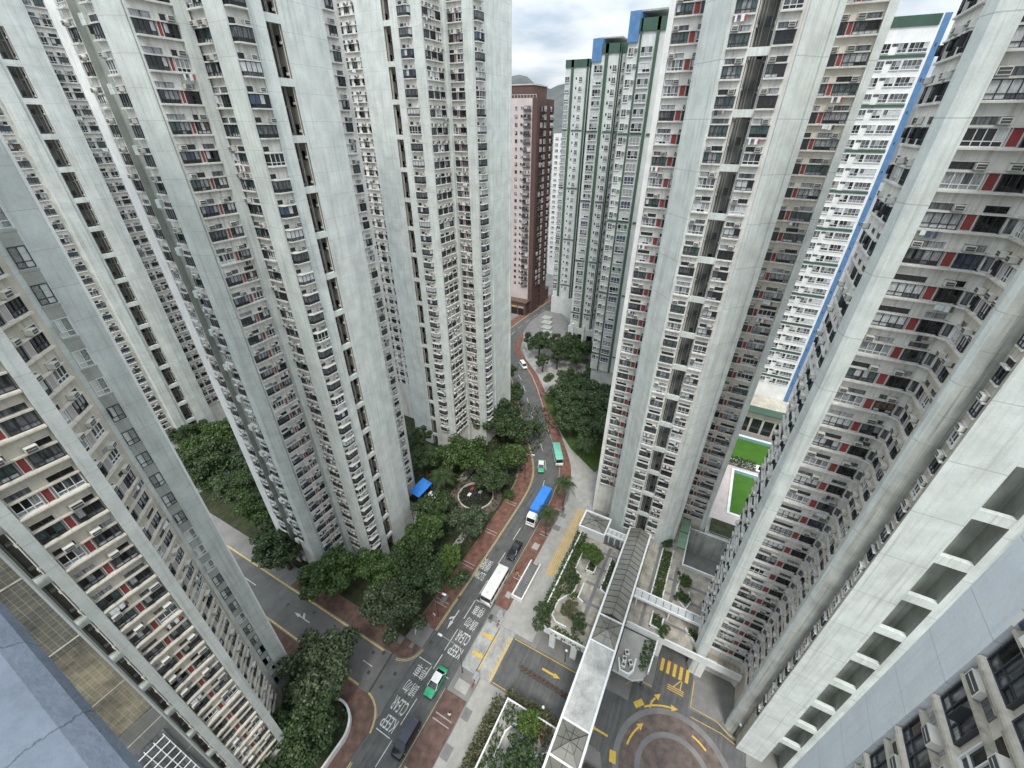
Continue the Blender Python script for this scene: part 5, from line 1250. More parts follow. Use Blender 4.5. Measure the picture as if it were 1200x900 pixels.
# ================================================================== TREES AND PLANTS
def leaves(mb_arr, centers, radius, count, size, out_bias=0.8, flat=0.75, r_=None):
    """many leaf-sized quads in clumps"""
    r_ = r_ or rng
    cs = np.array(centers); idx = r_.integers(0, len(cs), count)
    d = r_.normal(size=(count, 3)); d /= np.linalg.norm(d, axis=1)[:, None]
    rad = radius * r_.random(count) ** 0.45
    p = cs[idx] + d * rad[:, None] * np.array([1, 1, flat])
    nrm = d * out_bias + r_.normal(size=(count, 3)) * 0.45 + np.array([0, 0, 0.55]); nrm /= np.linalg.norm(nrm, axis=1)[:, None]
    a = np.cross(nrm, r_.normal(size=(count, 3))); a /= np.linalg.norm(a, axis=1)[:, None]; b = np.cross(nrm, a)
    s = size * (0.65 + 0.7 * r_.random(count))[:, None]
    mb_arr.append(np.stack([p - a * s * .5, p + b * s * .34 + nrm * s * 0.06, p + a * s * .5, p - b * s * .34 + nrm * s * 0.06], 1))
def quads_mesh(name, arr, mat):
    Q = np.concatenate(arr); n = len(Q); me = bpy.data.meshes.new(name)
    me.vertices.add(n * 4); me.vertices.foreach_set("co", Q.astype(np.float32).ravel()); me.loops.add(n * 4); me.loops.foreach_set("vertex_index", np.arange(n * 4, dtype=np.int32))
    me.polygons.add(n); me.polygons.foreach_set("loop_start", np.arange(0, n * 4, 4, dtype=np.int32)); me.materials.append(MATS[mat]); me.update(calc_edges=True)
    return me
def crown_mesh(name, R, count, size, mat, squash=0.8, seed=1, lobes=34):
    r = np.random.default_rng(seed); cs = []
    big = [(r.normal(size=3) * np.array([0.36, 0.36, 0.2]) * R, R * (0.5 + 0.2 * r.random())) for _ in range(6)] + [(np.zeros(3), R * 0.78)]
    for _ in range(lobes):
        c, rr = big[r.integers(0, len(big))]; d = r.normal(size=3); d[2] = abs(d[2]) * 0.9 - 0.25; d /= np.linalg.norm(d)
        cs.append(c + d * rr * np.array([1, 1, squash]) * (0.82 + 0.22 * r.random()))
    arr = []; leaves(arr, cs, R * 0.27, int(count * 0.84), size, r_=r); leaves(arr, [c * 0.55 for c in cs], R * 0.34, int(count * 0.16), size * 1.2, 0.3, r_=r)
    return quads_mesh(name, arr, mat), cs
def trunk_mesh(R, h, cs, seed, r0=None):
    r = random.Random(seed); mb = MB(); r0 = r0 or 0.06 * R + 0.06; top = Vector((0.1, 0.05, h)); prev = Vector((0, 0, 0))
    for i in range(5):
        q = Vector((0.12 * math.sin(i * 1.7 + seed), 0.12 * math.cos(i * 2.1 + seed), h * (i + 1) / 5 * 0.9)); mb.tube(prev, q, r0 * (1.25 - 0.13 * i) if i else r0 * 1.5, r0 * (1.12 - 0.13 * i), "bark", 8, False); prev = q
    for c in cs[::4]:
        a = prev; c = Vector(c) + Vector((0, 0, h)); mid = a.lerp(c, 0.5) + Vector((0, 0, -0.12 * R)); mb.tube(a - Vector((0, 0, 0.3)), mid, r0 * 0.5, r0 * 0.28, "bark", 6, False); mb.tube(mid, c, r0 * 0.28, r0 * 0.07, "bark", 5, False)
    return mb.mesh("trunk", True)
CR = {}
def tree(label, u, v, r, kind, zc=None, group=None, base=0.1, rot=None, squash=0.8, name="tree"):
    size_cls = "big" if r > 5 else ("mid" if r > 3.1 else "small")
    var = random.randrange(2); key = (kind, size_cls, var)
    Rb = {"big": 6.2, "mid": 4.2, "small": 2.2}[size_cls]
    zc = zc if zc is not None else 5.6
    if key not in CR:
        cnt = {"big": 15000, "mid": 10000, "small": 4200}[size_cls]; sz = {"big": 0.50, "mid": 0.42, "small": 0.30}[size_cls]
        cm, cs = crown_mesh("crown", Rb, cnt, sz, kind, seed=sum(ord(c) for c in kind + size_cls) + var * 7, squash=squash); CR[key] = (cm, cs)
    cm, cs = CR[key]; s = r / Rb
    e = thing(name, label, "tree", (u, v, base), rot if rot is not None else random.uniform(0, 6.28), group)
    hh = zc - base
    o = bpy.data.objects.new("crown", cm); C.objects.link(o); o.parent = e; o.matrix_basis = Matrix.Translation((0, 0, hh)) @ Matrix.Diagonal((s, s, s * random.uniform(0.92, 1.12), 1))
    k2 = ("trunk", key, round(hh, 1))
    if k2 not in CR: CR[k2] = trunk_mesh(Rb, hh / s, cs, var + 3)
    o = bpy.data.objects.new("trunk", CR[k2]); C.objects.link(o); o.parent = e; o.matrix_basis = Matrix.Diagonal((s, s, s, 1))
    return e
D_, G_, B_ = "leaf_dark", "leaf_green", "leaf_bright"
GS = "trees along the side road and street"
for a in [
    ("largest round tree, at the mouth of the side road below the left tower", 14.3, 40.4, 5.9, "leaf_grey", 6.9),
    ("dark tree at the bottom edge just below the largest round tree", 7.6, 35.0, 3.9, D_, 5.4),
    ("second dark tree at the bottom edge, behind the curved planter wall", 10.2, 38.4, 3.5, D_, 5.0),
    ("grey-green domed tree on the corner opposite the largest round tree", 25.8, 37.4, 5.1, "leaf_grey", 6.4),
    ("dense tree overhanging the side road kerb next after the corner dome", 26.0, 50.6, 5.0, G_, 6.4),
    ("round tree overhanging the white arrow of the side road", 24.8, 63.4, 4.9, D_, 6.4),
    ("round tree standing over the yellow hatched bay of the side road", 27.6, 76.0, 4.6, G_, 6.4),
    ("tree squeezed between the hatched bay and the big dark clump", 30.0, 86.5, 4.4, D_, 6.4),
    ("largest crown of the dark clump between the two left towers", 32.4, 97.5, 6.6, D_, 6.6),
    ("topmost crown of the dark clump between the two left towers", 41.5, 108.8, 6.2, G_, 6.6),
    ("left crown of the dark clump, against the far tower's foot", 33.2, 108.4, 5.4, G_, 6.4),
    ("small crown at the far left end of the dark clump", 35.4, 117.6, 4.0, D_, 6.2),
    ("broad dark tree beside the slow marking, above the brick footway", 34.2, 36.6, 5.1, D_, 6.4),
    ("low dark tree between the corner dome and the foot of the tower", 29.6, 44.4, 4.0, G_, 6.0),
    ("narrow light green tree right behind the broad dark one", 38.9, 33.9, 2.6, B_, 6.2),
    ("leafy tree at the very foot of the folded pillar tower", 39.6, 41.2, 4.4, G_, 6.2),
    ("glossy round tree in front of the ring path, beside the truck", 47.4, 35.2, 4.2, "leaf_grey", 6.4),
    ("tree hugging the tower below the blue awning", 47.6, 44.4, 3.6, D_, 5.8),
    ("broad light green crown behind the ring path", 65.4, 47.6, 6.6, G_, 6.4),
    ("dark tree against the wall above the blue awning", 58.6, 55.2, 3.8, D_, 6.4),
    ("small dark tree wedged in the corner of the two left towers", 63.2, 60.8, 3.2, D_, 6.4),
    ("round tree right of the ring path", 60.6, 36.6, 3.5, D_, 6.2),
    ("dense tree over the street where it bends by the taxi", 66.4, 36.6, 4.6, G_, 6.4),
    ("large pale crown at the inside of the street's bend", 80.0, 45.4, 6.2, D_, 6.6),
    ("tree at the foot of the blank walled tower beside the bend", 80.2, 51.4, 4.6, D_, 6.2),
    ("tree leaning over the street below the small white van", 94.6, 50.8, 4.6, D_, 6.4),
    ("narrow tree at the far corner of the blank walled tower", 104.6, 58.6, 3.4, G_, 5.6),
    ]: tree(a[0], a[1], a[2], a[3], a[4], a[5], GS)
GR = "trees of the park right of the street"
for a in [
    ("largest dark crown of the park right of the street", 102.7, 29.6, 6.9, D_, 6.6), ("dark crown beside the palm at the park's near end", 90.4, 29.2, 5.0, D_, 6.0),
    ("dark crown against the white podium wall of the green tower", 114.5, 28.2, 5.8, D_, 6.4), ("dark crown above the narrow lawn near the right hand tower", 89.6, 23.2, 5.0, D_, 5.6),
    ("round dark tree at the podium corner by the bend of the street", 130.4, 57.6, 4.6, D_, 6.0), ("middle tree of the far square below the white podium", 130.8, 50.2, 4.2, D_, 5.8),
    ("widest tree of the far square, against the green tower", 132.6, 43.4, 6.0, D_, 6.4), ("small thin tree of the far square, nearest to the street", 124.6, 47.8, 2.8, D_, 5.0),
    ("thin tree in the middle of the far square", 126.6, 41.0, 3.0, G_, 5.2), ("low dark tree at the street edge of the far square", 120.6, 51.6, 2.6, D_, 4.6),
    ("broad dark crown in the middle of the park right of the street", 96.6, 25.4, 6.2, D_, 6.2), ("dark crown at the far street side of the park", 108.4, 35.6, 5.4, D_, 6.0), ("dark crown in front of the largest park crown", 97.6, 33.0, 4.6, D_, 5.6),
    ]: tree(a[0], a[1], a[2], a[3], a[4], a[5], GR)
GG = "small garden trees on the terraces"
tree("compact dark tree at the street corner of the planted terrace", 37.0, 13.2, 1.75, D_, 6.6, GG, base=Z1); tree("bright green tree in the square planter of the terrace", 51.2, 9.7, 2.1, B_, 7.2, GG, base=Z1)
tree("thin airy shrub tree on the pale terrace floor", 39.8, 9.8, 1.3, "leaf_dry", 6.2, GG, base=Z1); tree("round bush beside the thin airy shrub on the terrace", 38.2, 7.9, 1.35, D_, 6.0, GG, base=Z1)
tree("dark bushy tree on the low terrace at the bottom of the picture", 18.6, 8.2, 2.6, D_, 5.4, GG, base=3.2); tree("bright green tree inside the white planter of the low terrace", 22.6, 9.2, 1.9, B_, 5.2, GG, base=3.2)
tree("dark shrub in the bent planter wall of the terrace", 45.6, 11.4, 1.3, D_, 6.3, GG, base=Z1); tree("round clipped bush in the garden by the right hand tower", 54.6, -6.6, 1.35, "leaf_hedge", 6.1, GG, base=Z1)
tree("smaller clipped bush below the round one in the right hand garden", 51.9, -6.4, 1.0, "leaf_hedge", 5.8, GG, base=Z1); tree("round topiary bush beside the glass link canopy", 44.0, -4.5, 0.85, "leaf_hedge", 6.2, GG, base=Z1)
tree("small bush at the end of the garden hedge, against the tower", 61.8, -2.2, 1.1, D_, 5.9, GG, base=Z1); tree("small round bush alone on the brick footway by the taxi", 61.4, 33.0, 1.5, G_, 1.9, None)
def hedge(label, boxes, z, h, mat="leaf_hedge", dens=26, size=0.26, name="hedge", cat="hedge"):
    arr = []
    for (u0, u1, v0, v1) in boxes:
        n = int((u1 - u0) * (v1 - v0) * 1.9 * dens * max(1, h)); 
        p = np.stack([rng.uniform(u0, u1, n), rng.uniform(v0, v1, n), z + h * rng.random(n) ** 0.6], 1)
        leaves(arr, p, 0.18, int(n * 2.4), size, 0.3)
    o = link(name, quads_mesh(name, arr, mat)); return tag(o, label, cat)
hedge("long clipped hedge beside the walkway's right edge", [(48.9, 60.4, -3.4, -1.75)], Z1, 0.8, "leaf_hedge")
hedge("dark hedge in the bent planter by the right hand tower", [(43.2, 46.5, -11.6, -9.6), (45.6, 47, -9.6, -8.4)], Z1, 0.7, "leaf_hedge"); hedge("dark hedge behind the yellow crossing", [(44.6, 46.6, -4.2, -2.8)], Z1, 0.6, "leaf_hedge")
hedge("low hedge strip against the walkway's left edge", [(47.0, 53.4, 5.7, 6.5)], Z1, 0.7, "leaf_hedge"); hedge("green planting in the square planter under the bright tree", [(49.2, 53.0, 8.9, 10.1)], Z1, 0.6, "leaf_hedge")
hedge("tall loose shrubs along the street wall of the terrace", [(38.5, 56.2, 12.5, 14.6)], Z1 - 0.2, 1.3, "leaf_hedge", 12, 0.34); hedge("loose planting on the terrace inside the low planter wall", [(42.4, 47.4, 10.8, 12.4), (48, 54, 12.1, 13.2)], Z1, 0.9, "leaf_green", 14, 0.3)
hedge("flowering shrubs hanging over the terrace's driveway wall", [(35.3, 36.8, 6.2, 11.4)], Z1 - 0.2, 0.8, "leaf_hedge", 14, 0.3); hedge("bright grass in the tip of the bent planter on the terrace", [(42.6, 44.2, 9.6, 10.8)], Z1, 0.35, "leaf_bright", 30, 0.25)
hedge("straggling dry shrubs outside the low terrace, along the pale walk", [(-4, 24.6, 13.6, 15.6)], 0.4, 2.9, "leaf_dry", 7, 0.34); hedge("green shrubs between the two low white walls of the low terrace", [(-4, 21.5, 12.0, 13.3)], 3.2, 0.6, "leaf_hedge", 10, 0.3)
hedge("straggling shrubs along the driveway side of the low terrace", [(24.6, 26.3, 5.8, 14.2)], 0.4, 3.0, "leaf_dry", 9, 0.32); hedge("mixed planting in the corner of the low terrace", [(21.8, 24.3, 5.8, 13.2)], 3.2, 0.9, "leaf_green", 12, 0.3)
hedge("red leaved shrub beside the low terrace's planter", [(22.2, 24.2, 6.2, 7.8)], 3.3, 1.0, "leaf_rust", 12, 0.28, "shrub", "shrub"); hedge("small red leaved shrub outside the terrace wall by the street", [(43.2, 44.6, 14.4, 15.4)], 0.2, 1.5, "leaf_rust", 16, 0.26, "shrub", "shrub")
hedge("trailing plants on the small terrace with the machinery", [(38.2, 42.0, -4.2, -2.4), (36.9, 38.2, -3.6, -2.6)], Z1 - 0.2, 0.7, "leaf_hedge", 14, 0.28); hedge("dark planting in the round cornered bed under the walkway", [(19.4, 23.4, -1.6, 0.6)], 0.9, 0.7, "leaf_dark", 16, 0.3)
hedge("dark shrubs behind the curved planter wall at the bottom left", [(-3, 12.4, 33.5, 45)], 0.8, 0.8, "leaf_dark", 5, 0.35); hedge("bushes beside the turf court behind the tower", [(99.6, 103, -18, -9)], 0.2, 1.0, "leaf_dark", 10, 0.35)
gc = hedge(None, [(34, 100, 35.0, 62)], 0.1, 0.5, "leaf_dark", 2.2, 0.4, "ground_cover"); del gc["category"]; gc["kind"] = "stuff"
e = thing("planter_bed", "round cornered white planter beside the turning circle under the walkway", "planter", (21, 0, 0)); mb = MB(); mb.prism([(18.5, 0.9), (18.5, -1.0), (19.2, -1.8), (23.0, -2.0), (24.0, -1.2), (24.0, 0.9)], 0.141, 1.0, "render_white", "soil"); build(mb, "wall", e)

def palm_meshes(seed, R, n):
    r = random.Random(seed); fr = MB()
    for i in range(n):
        a = i * 2.399 + r.random() * 0.3; lift = r.uniform(-0.1, 1.0); L = R * r.uniform(0.85, 1.1); prev = None
        for k in range(9):
            f = k / 8; x = L * f * math.cos(lift * 0.8) * (1 - 0.12 * f); z = L * (math.sin(lift * 0.9) * f - 0.62 * f * f); c = Vector((x * math.cos(a), x * math.sin(a), z)); side = Vector((-math.sin(a), math.cos(a), 0))
            if prev is not None:
                w_ = 0.27 * R * math.sin(math.pi * min(1, f * 0.9 + 0.08)) + 0.03
                for sgn in (1, -1):
                    for q in range(2):
                        p = prev.lerp(c, q * 0.5); p2 = prev.lerp(c, q * 0.5 + 0.3); tip = p2 + side * sgn * w_ + (c - prev) * 0.9 + Vector((0, 0, -0.35 * w_)); fr.poly([tuple(p), tuple(p2), tuple(tip)], "leaf_dark")
                fr.tube(prev, c, 0.03, 0.022, "leaf_hedge", 4, False)
            prev = c
    return fr.mesh("frond_crown")
PM = palm_meshes(3, 3.3, 26)
def palm(label, u, v, h, s=1.0):
    e = thing("palm_tree", label, "palm", (u, v, 0.12), random.uniform(0, 6), "palm trees"); mb = MB(); p = Vector((0, 0, 0))
    for i in range(8): q = Vector((0.08 * math.sin(i * .6), 0.05 * i * .3, h * (i + 1) / 8)); mb.tube(p, q, 0.17 - i * 0.006, 0.165 - i * 0.006, "bark", 8, False); p = q
    local(mb, "trunk", e, True); o = bpy.data.objects.new("crown", PM); C.objects.link(o); o.parent = e; o.matrix_basis = Matrix.Translation(p) @ Matrix.Scale(s, 4)
palm("palm on the brick footway beside the blue truck", 56.2, 21.4, 7.6); palm("palm on the footway between the truck and the green roofed minibus", 65.6, 21.2, 7.6, 1.05); palm("palm among the trees left of the ring path", 55.6, 47.6, 6.5, 1.3)
palm("palm at the near end of the park lawn right of the street", 83.2, 22.6, 6.0, 1.2)

# ================================================================== VEHICLES (built facing +x, standing on z = 0)
def wheel(e, x, y, r=0.33, wd=0.22):
    mb = MB(); mb.tube((x, y - wd / 2, r), (x, y + wd / 2, r), r, r, "rubber", 18); o = local(mb, "wheel", e)
    mb = MB(); s = 1 if y > 0 else -1; mb.tube((x, y + s * wd * 0.35, r), (x, y + s * (wd / 2 + 0.012), r), r * 0.62, r * 0.58, "chrome", 14); q = bpy.data.objects.new("rim", mb.mesh("rim")); C.objects.link(q); q.parent = o
def ringx(x, hw, z0, z1, rad=0.12, n=3, top_hw=None):
    """rounded cross-section standing at x"""
    th = top_hw if top_hw is not None else hw; pts = []
    for cx, cz, a0 in ((hw - rad, z0 + rad, -90), (th - rad, z1 - rad, 0), (-th + rad, z1 - rad, 90), (-hw + rad, z0 + rad, 180)):
        for i in range(n + 1): a = R_(a0 + 90 * i / n); pts.append((x, cx + rad * math.cos(a), cz + rad * math.sin(a)))
    return pts
def car(label, u, v, rz, body="paint_black", roof=None, L=4.5, W=1.74, van=False, group=None, cat="car", name="car", sign=False):
    e = thing(name, label, cat, (u, v, 0.01), rz, group); h = L / 2; w_ = W / 2
    mb = MB(); zb, zt = 0.22, (0.92 if not van else 1.02)
    prof = [(-h, .86, .38, zt - .18), (-h + .12, .95, .26, zt - .06), (-h + .6, 1, zb, zt), (-.3, 1, zb, zt), (h * .42, 1, zb, zt - .02), (h * .75, .97, zb, zt - .1), (h - .12, .9, .28, zt - .2), (h, .8, .36, zt - .3)]
    mb.loft([ringx(x, w_ * f, a, b, 0.12) for x, f, a, b in prof], body); local(mb, "body", e, True)
    if van: base = (-h + .12, h * .66); top = (-h + .3, h * .36); zr = 1.78
    else: base = (-h * .74, h * .50); top = (-h * .44, h * .14); zr = 1.40
    bw, tw = w_ * .93, w_ * .78; zc = zt - .03
    Bq = [(base[0], -bw, zc), (base[1], -bw, zc), (base[1], bw, zc), (base[0], bw, zc)]; Tq = [(top[0], -tw, zr), (top[1], -tw, zr), (top[1], tw, zr), (top[0], tw, zr)]
    for nm, i in (("side_window", 0), ("windscreen", 1), ("side_window", 2), ("rear_window", 3)):
        mb = MB(); j = (i + 1) % 4; mb.quad(Bq[i], Bq[j], Tq[j], Tq[i], "car_glass"); local(mb, nm, e)
    mb = MB(); rr = [(top[0] - .06, .9, zr - .02), (top[0] + .12, 1, zr), ((top[0] + top[1]) / 2, 1.02, zr + .035), (top[1] - .1, 1, zr), (top[1] + .08, .9, zr - .03)]
    mb.loft([ringx(x, tw * f, z - .05, z + .045, 0.04, 2) for x, f, z in rr], roof or body)
    for i in range(4): mb.tube(Bq[i], Tq[i], .05, .045, roof or body, 6)
    for s in (-1, 1):
        fx = 0.45 if not van else 0.55; mb.tube((base[0] + (base[1] - base[0]) * fx, s * bw * 1.004, zc), (top[0] + (top[1] - top[0]) * fx, s * tw * 1.01, zr), .035, .03, body, 5)
    local(mb, "roof", e)
    for x in (-h * .62, h * .62):
        for s in (-1, 1): wheel(e, x, s * (w_ - .1))
    for s in (-1, 1):
        mb = MB(); mb.box(h - .16, h - .03, s * w_ * .62 - .16, s * w_ * .62 + .16, .52, .66, "lamp_clear"); local(mb, "headlight", e)
        mb = MB(); mb.box(-h + .01, -h + .1, s * w_ * .66 - .14, s * w_ * .66 + .14, .56, .74, "lamp_red"); local(mb, "tail_light", e)
        mb = MB(); mb.box(base[1] - .28, base[1] - .14, s * (bw + .14) - .1, s * (bw + .14) + .1, zt + .02, zt + .16, body); local(mb, "mirror", e)
    mb = MB(); mb.box(h - .02, h + .03, -w_ * .8, w_ * .8, .3, .42, "rubber"); mb.box(-h - .03, -h + .02, -w_ * .8, w_ * .8, .3, .44, "rubber"); local(mb, "bumper", e)
    if sign: mb = MB(); mb.box(top[1] - .42, top[1] - .22, -.24, .24, zr + .055, zr + .2, "lamp_clear"); local(mb, "roof_sign", e)
    return e
HD = math.pi
car("green taxi with a white roof passing the large KEEP CLEAR lettering", 22.2, 25.2, HD + 0.02, "paint_green", "paint_white", 4.6, 1.72, group="green and white taxis", cat="taxi", name="taxi", sign=True)
car("green taxi with a white roof in the bend beside the trees", 75.2, 31.3, HD + 0.42, "paint_green", "paint_white", 4.6, 1.72, group="green and white taxis", cat="taxi", name="taxi", sign=True)
car("black people carrier with a long slate roof at the bottom of the street", 14.4, 24.6, HD + 0.02, "paint_black", "paint_slate", 4.95, 1.85, True, cat="van", name="people_carrier")
car("glossy black car between the white bus and the blue truck", 49.5, 25.5, HD + 0.01, "paint_black", "paint_black", 4.7, 1.82)
car("small white van far up the street", 120.6, 59.4, HD + 0.80, "paint_white", "paint_white", 4.7, 1.75, True, cat="van", name="van")
def bus(label, u, v, rz, L, W, H, body, roofc, name, cat, ribs=0, band=1.0):
    e = thing(name, label, cat, (u, v, 0.01), rz); h, w_ = L / 2, W / 2
    mb = MB(); mb.loft([ringx(x, w_ * f, .32 + d, H * .50, .1) for x, f, d in ((-h, .94, .06), (-h + .15, 1, 0), (h - .3, 1, 0), (h, .92, .06))], body); local(mb, "body", e, True)
    mb = MB(); z0, z1 = H * .50 - .02, H * .84; k = .96
    for s in (-1, 1):
        n = max(4, int(L / 1.3))
        for i in range(n):
            a = -h + .1 + (L - .4) * i / n; b = a + (L - .4) / n - .09; q = MB(); q.quad((a, s * w_ * k, z0), (b, s * w_ * k, z0), (b, s * w_ * .93, z1), (a, s * w_ * .93, z1), "car_glass"); local(q, "side_window", e)
    mb.loft([ringx(x, w_ * .945, z0 - .02, z1 + .02, .05, 2, w_ * .91) for x in (-h + .06, h - .26)], body); local(mb, "window_pillars", e)
    q = MB(); q.quad((h - .06, -w_ * .86, z0), (h - .06, w_ * .86, z0), (h - .2, w_ * .84, z1), (h - .2, -w_ * .84, z1), "car_glass"); local(q, "windscreen", e)
    q = MB(); q.quad((-h - .0, -w_ * .8, z0 + .1), (-h - .0, w_ * .8, z0 + .1), (-h + .05, w_ * .8, z1), (-h + .05, -w_ * .8, z1), "car_glass"); local(q, "rear_window", e)
    mb = MB(); mb.loft([ringx(x, w_ * f, z1, H - d, .14) for x, f, d in ((-h + .02, .88, .12), (-h + .2, .96, 0), (h - .5, .96, 0), (h - .18, .88, .14))], roofc); o = local(mb, "roof", e, True)
    if ribs:
        q = MB()
        for i in range(ribs): x = -h + .7 + (L * .70) * i / ribs; q.box(x, x + .14, -w_ * .52, w_ * .52, H + .003, H + .03, "unit_white")
        c = bpy.data.objects.new("roof_rib", q.mesh("roof_rib")); C.objects.link(c); c.parent = o
        q = MB(); q.box(h - 1.3, h - .75, -.3, .3, H + .003, H + .08, "unit_white"); c = bpy.data.objects.new("roof_hatch", q.mesh("roof_hatch")); C.objects.link(c); c.parent = o
    for x in (-h * .56, h * .62):
        for s in (-1, 1): wheel(e, x, s * (w_ - .13), .42, .26)
    for s in (-1, 1):
        q = MB(); q.box(h - .05, h + .02, s * w_ * .66 - .16, s * w_ * .66 + .16, .62, .82, "lamp_clear"); local(q, "headlight", e)
        q = MB(); q.tube((h - .1, s * w_ * .9, z1), (h + .25, s * (w_ + .12), z1 - .25), .02, .02, "rubber", 5); q.box(h + .16, h + .28, s * (w_ + .12) - .1, s * (w_ + .12) + .1, z1 - .65, z1 - .25, "rubber"); local(q, "mirror", e)
        q = MB(); q.box(-h - .02, -h + .04, s * w_ * .8 - .1, s * w_ * .8 + .1, .8, 1.1, "lamp_red"); local(q, "tail_light", e)
    return e
bus("white bus with a ribbed roof stopped before the marked box", 40.4, 24.9, HD + 0.02, 7.4, 2.25, 2.9, "paint_white", "paint_white", "bus", "bus", 16)
bus("minibus with a mint green roof and cream body by the bend", 80.6, 29.0, HD + 0.55, 7.0, 2.1, 2.65, "paint_white", "paint_mint", "minibus", "minibus")
e = thing("truck", "white cabbed truck with a bright blue tarpaulin over its load", "truck", (61.2, 25.65, 0.01), HD + 0.03)
mb = MB(); mb.box(-5.4, 4.2, -.5, .5, .55, .85, "iron"); local(mb, "chassis", e)
mb = MB(); mb.loft([ringx(x, f, .9, 3.35 - d, .1, 3, f - .05) for x, f, d in ((-5.6, 1.12, .06), (-5.45, 1.2, 0), (-1.5, 1.2, -.06), (1.95, 1.2, 0), (2.1, 1.12, .06))], "tarp_blue"); local(mb, "tarpaulin", e)
mb = MB(); mb.loft([ringx(x, f, .5, z, .1) for x, f, z in ((2.3, 1.08, 2.5), (2.4, 1.12, 2.6), (3.5, 1.12, 2.6), (3.95, 1.08, 2.35), (4.3, 1.06, 1.35), (4.38, 1.0, 1.2))], "paint_white"); local(mb, "cab", e)
mb = MB(); mb.quad((4.31, -.95, 1.4), (4.31, .95, 1.4), (3.99, .92, 2.3), (3.99, -.92, 2.3), "car_glass"); local(mb, "windscreen", e)
for s in (-1, 1):
    mb = MB(); mb.quad((2.9, s * 1.125, 1.45), (3.85, s * 1.10, 1.45), (3.7, s * 1.09, 2.2), (2.9, s * 1.125, 2.2), "car_glass"); local(mb, "side_window", e)
    mb = MB(); mb.box(4.36, 4.42, s * .75 - .16, s * .75 + .16, .72, .9, "lamp_clear"); local(mb, "headlight", e)
    mb = MB(); mb.box(4.1, 4.25, s * 1.28 - .1, s * 1.28 + .1, 1.6, 2.1, "rubber"); local(mb, "mirror", e)
    for x in (3.3, -2.8, -4.1): wheel(e, x, s * .95, .46, .28)
mb = MB(); mb.box(4.385, 4.41, -.8, .8, .95, 1.12, "rubber"); mb.box(4.36, 4.5, -1.05, 1.05, .4, .62, "paint_white"); local(mb, "bumper", e)

# ================================================================== STREET FURNITURE
def lamp(label, u, v, z, h, arm=(0, 0), cat="street lamp"):
    e = thing("street_lamp", label, cat, (u, v, z)); mb = MB(); mb.tube((0, 0, 0), (0, 0, h), .07, .05, "iron", 8); mb.tube((0, 0, 0), (0, 0, .3), .12, .1, "iron", 8)
    if arm != (0, 0): mb.tube((0, 0, h), (arm[0], arm[1], h + .25), .045, .04, "metal_grey", 6)
    local(mb, "pole", e); mb = MB()
    if arm != (0, 0):
        x, y = arm; d = Vector(arm).normalized(); p = Vector((-d.y, d.x)) * .16; q = [Vector(arm) - p, Vector(arm) + d * .75 - p, Vector(arm) + d * .75 + p, Vector(arm) + p]; mb.hexa([(*k, h + .18) for k in q] + [(*k, h + .32) for k in q], "lamp_clear")
    else: mb.loft([[(r * math.cos(2 * math.pi * i / 10), r * math.sin(2 * math.pi * i / 10), h + zz) for i in range(10)] for r, zz in ((.08, 0), (.2, .1), (.24, .25), (.16, .4), (.03, .46))], "lamp_clear")
    local(mb, "lamp_head", e, True)
lamp("globe lamp on a dark post beside the yellow driveway arrow", 34.9, 8.3, .14, 3.3); lamp("globe lamp on a dark post among the shrubs below the driveway", 26.1, 8.4, .05, 3.3); lamp("globe lamp on a dark post at the foot of the round pillar", 37.4, -17.2, .14, 3.4); lamp("globe lamp at the corner by the turning circle's yellow block", 37.4, -3.6, .14, 3.2)
lamp("tall road lamp reaching over the street beside the driveway mouth", 25.5, 22.4, .13, 8.0, (-0.05, 3.2)); lamp("tall road lamp on the left footway under the corner tree", 31.0, 31.3, .13, 8.0, (0.1, -1.6))
lamp("tall road lamp on the left footway by the bend of the street", 69.6, 33.2, .13, 8.0, (0.3, -1.5))
proto = None
for i in range(11):
    lab = "dark round planter in the row down the middle of the driveway"
    if proto is None:
        proto = thing("planter_pot", lab, "planter", (30.55, 14.1, 0.012), 0, "row of round planters in the driveway"); mb = MB(); R8 = lambda r, z: [(r * math.cos(2 * math.pi * k / 14), r * math.sin(2 * math.pi * k / 14), z) for k in range(14)]
        mb.loft([R8(.27, 0), R8(.36, .2), R8(.36, .42), R8(.27, .46), R8(.24, .38)], "bark"); local(mb, "pot", proto)
        arr = []; leaves(arr, [(0, 0, .45)], .18, 60, .14, .6); o = bpy.data.objects.new("foliage", quads_mesh("foliage", arr, "leaf_rust")); C.objects.link(o); o.parent = proto
    else:
        c = copy_tree(proto); c.matrix_basis = Matrix.Translation((30.55 - 0.02 * i, 14.1 - 0.78 * i, 0.012)) @ Matrix.Rotation(i * 1.1, 4, 'Z')
mb_ac = None
for i, (u, v, lab) in enumerate(((36.3, -0.4, "white air conditioner on the small terrace, nearest the rounded corner"), (37.2, -0.3, "second white air conditioner on the small terrace by the walkway"), (38.3, -0.4, "farthest white air conditioner on the small terrace by the walkway"), (37.1, -1.3, "white air conditioner standing apart on the small terrace"))):
    e = thing("floor_air_conditioner", lab, "air conditioner", (u, v, Z1 - 0.3), 0.2 * i, "air conditioners on the small terrace"); mb = MB(); mb.box(-.42, .42, -.3, .3, .06, .95, "unit_white"); mb.box(-.3, .3, .3, .315, .2, .8, "unit_grille"); local(mb, "case", e); mb = MB(); mb.box(-.4, -.3, -.28, .28, 0, .06, "iron"); mb.box(.3, .4, -.28, .28, 0, .06, "iron"); local(mb, "foot", e)
    mb = MB(); mb.tube((0, 0, .951), (0, 0, .97), .24, .24, "unit_grille", 14); local(mb, "fan_grille", e)
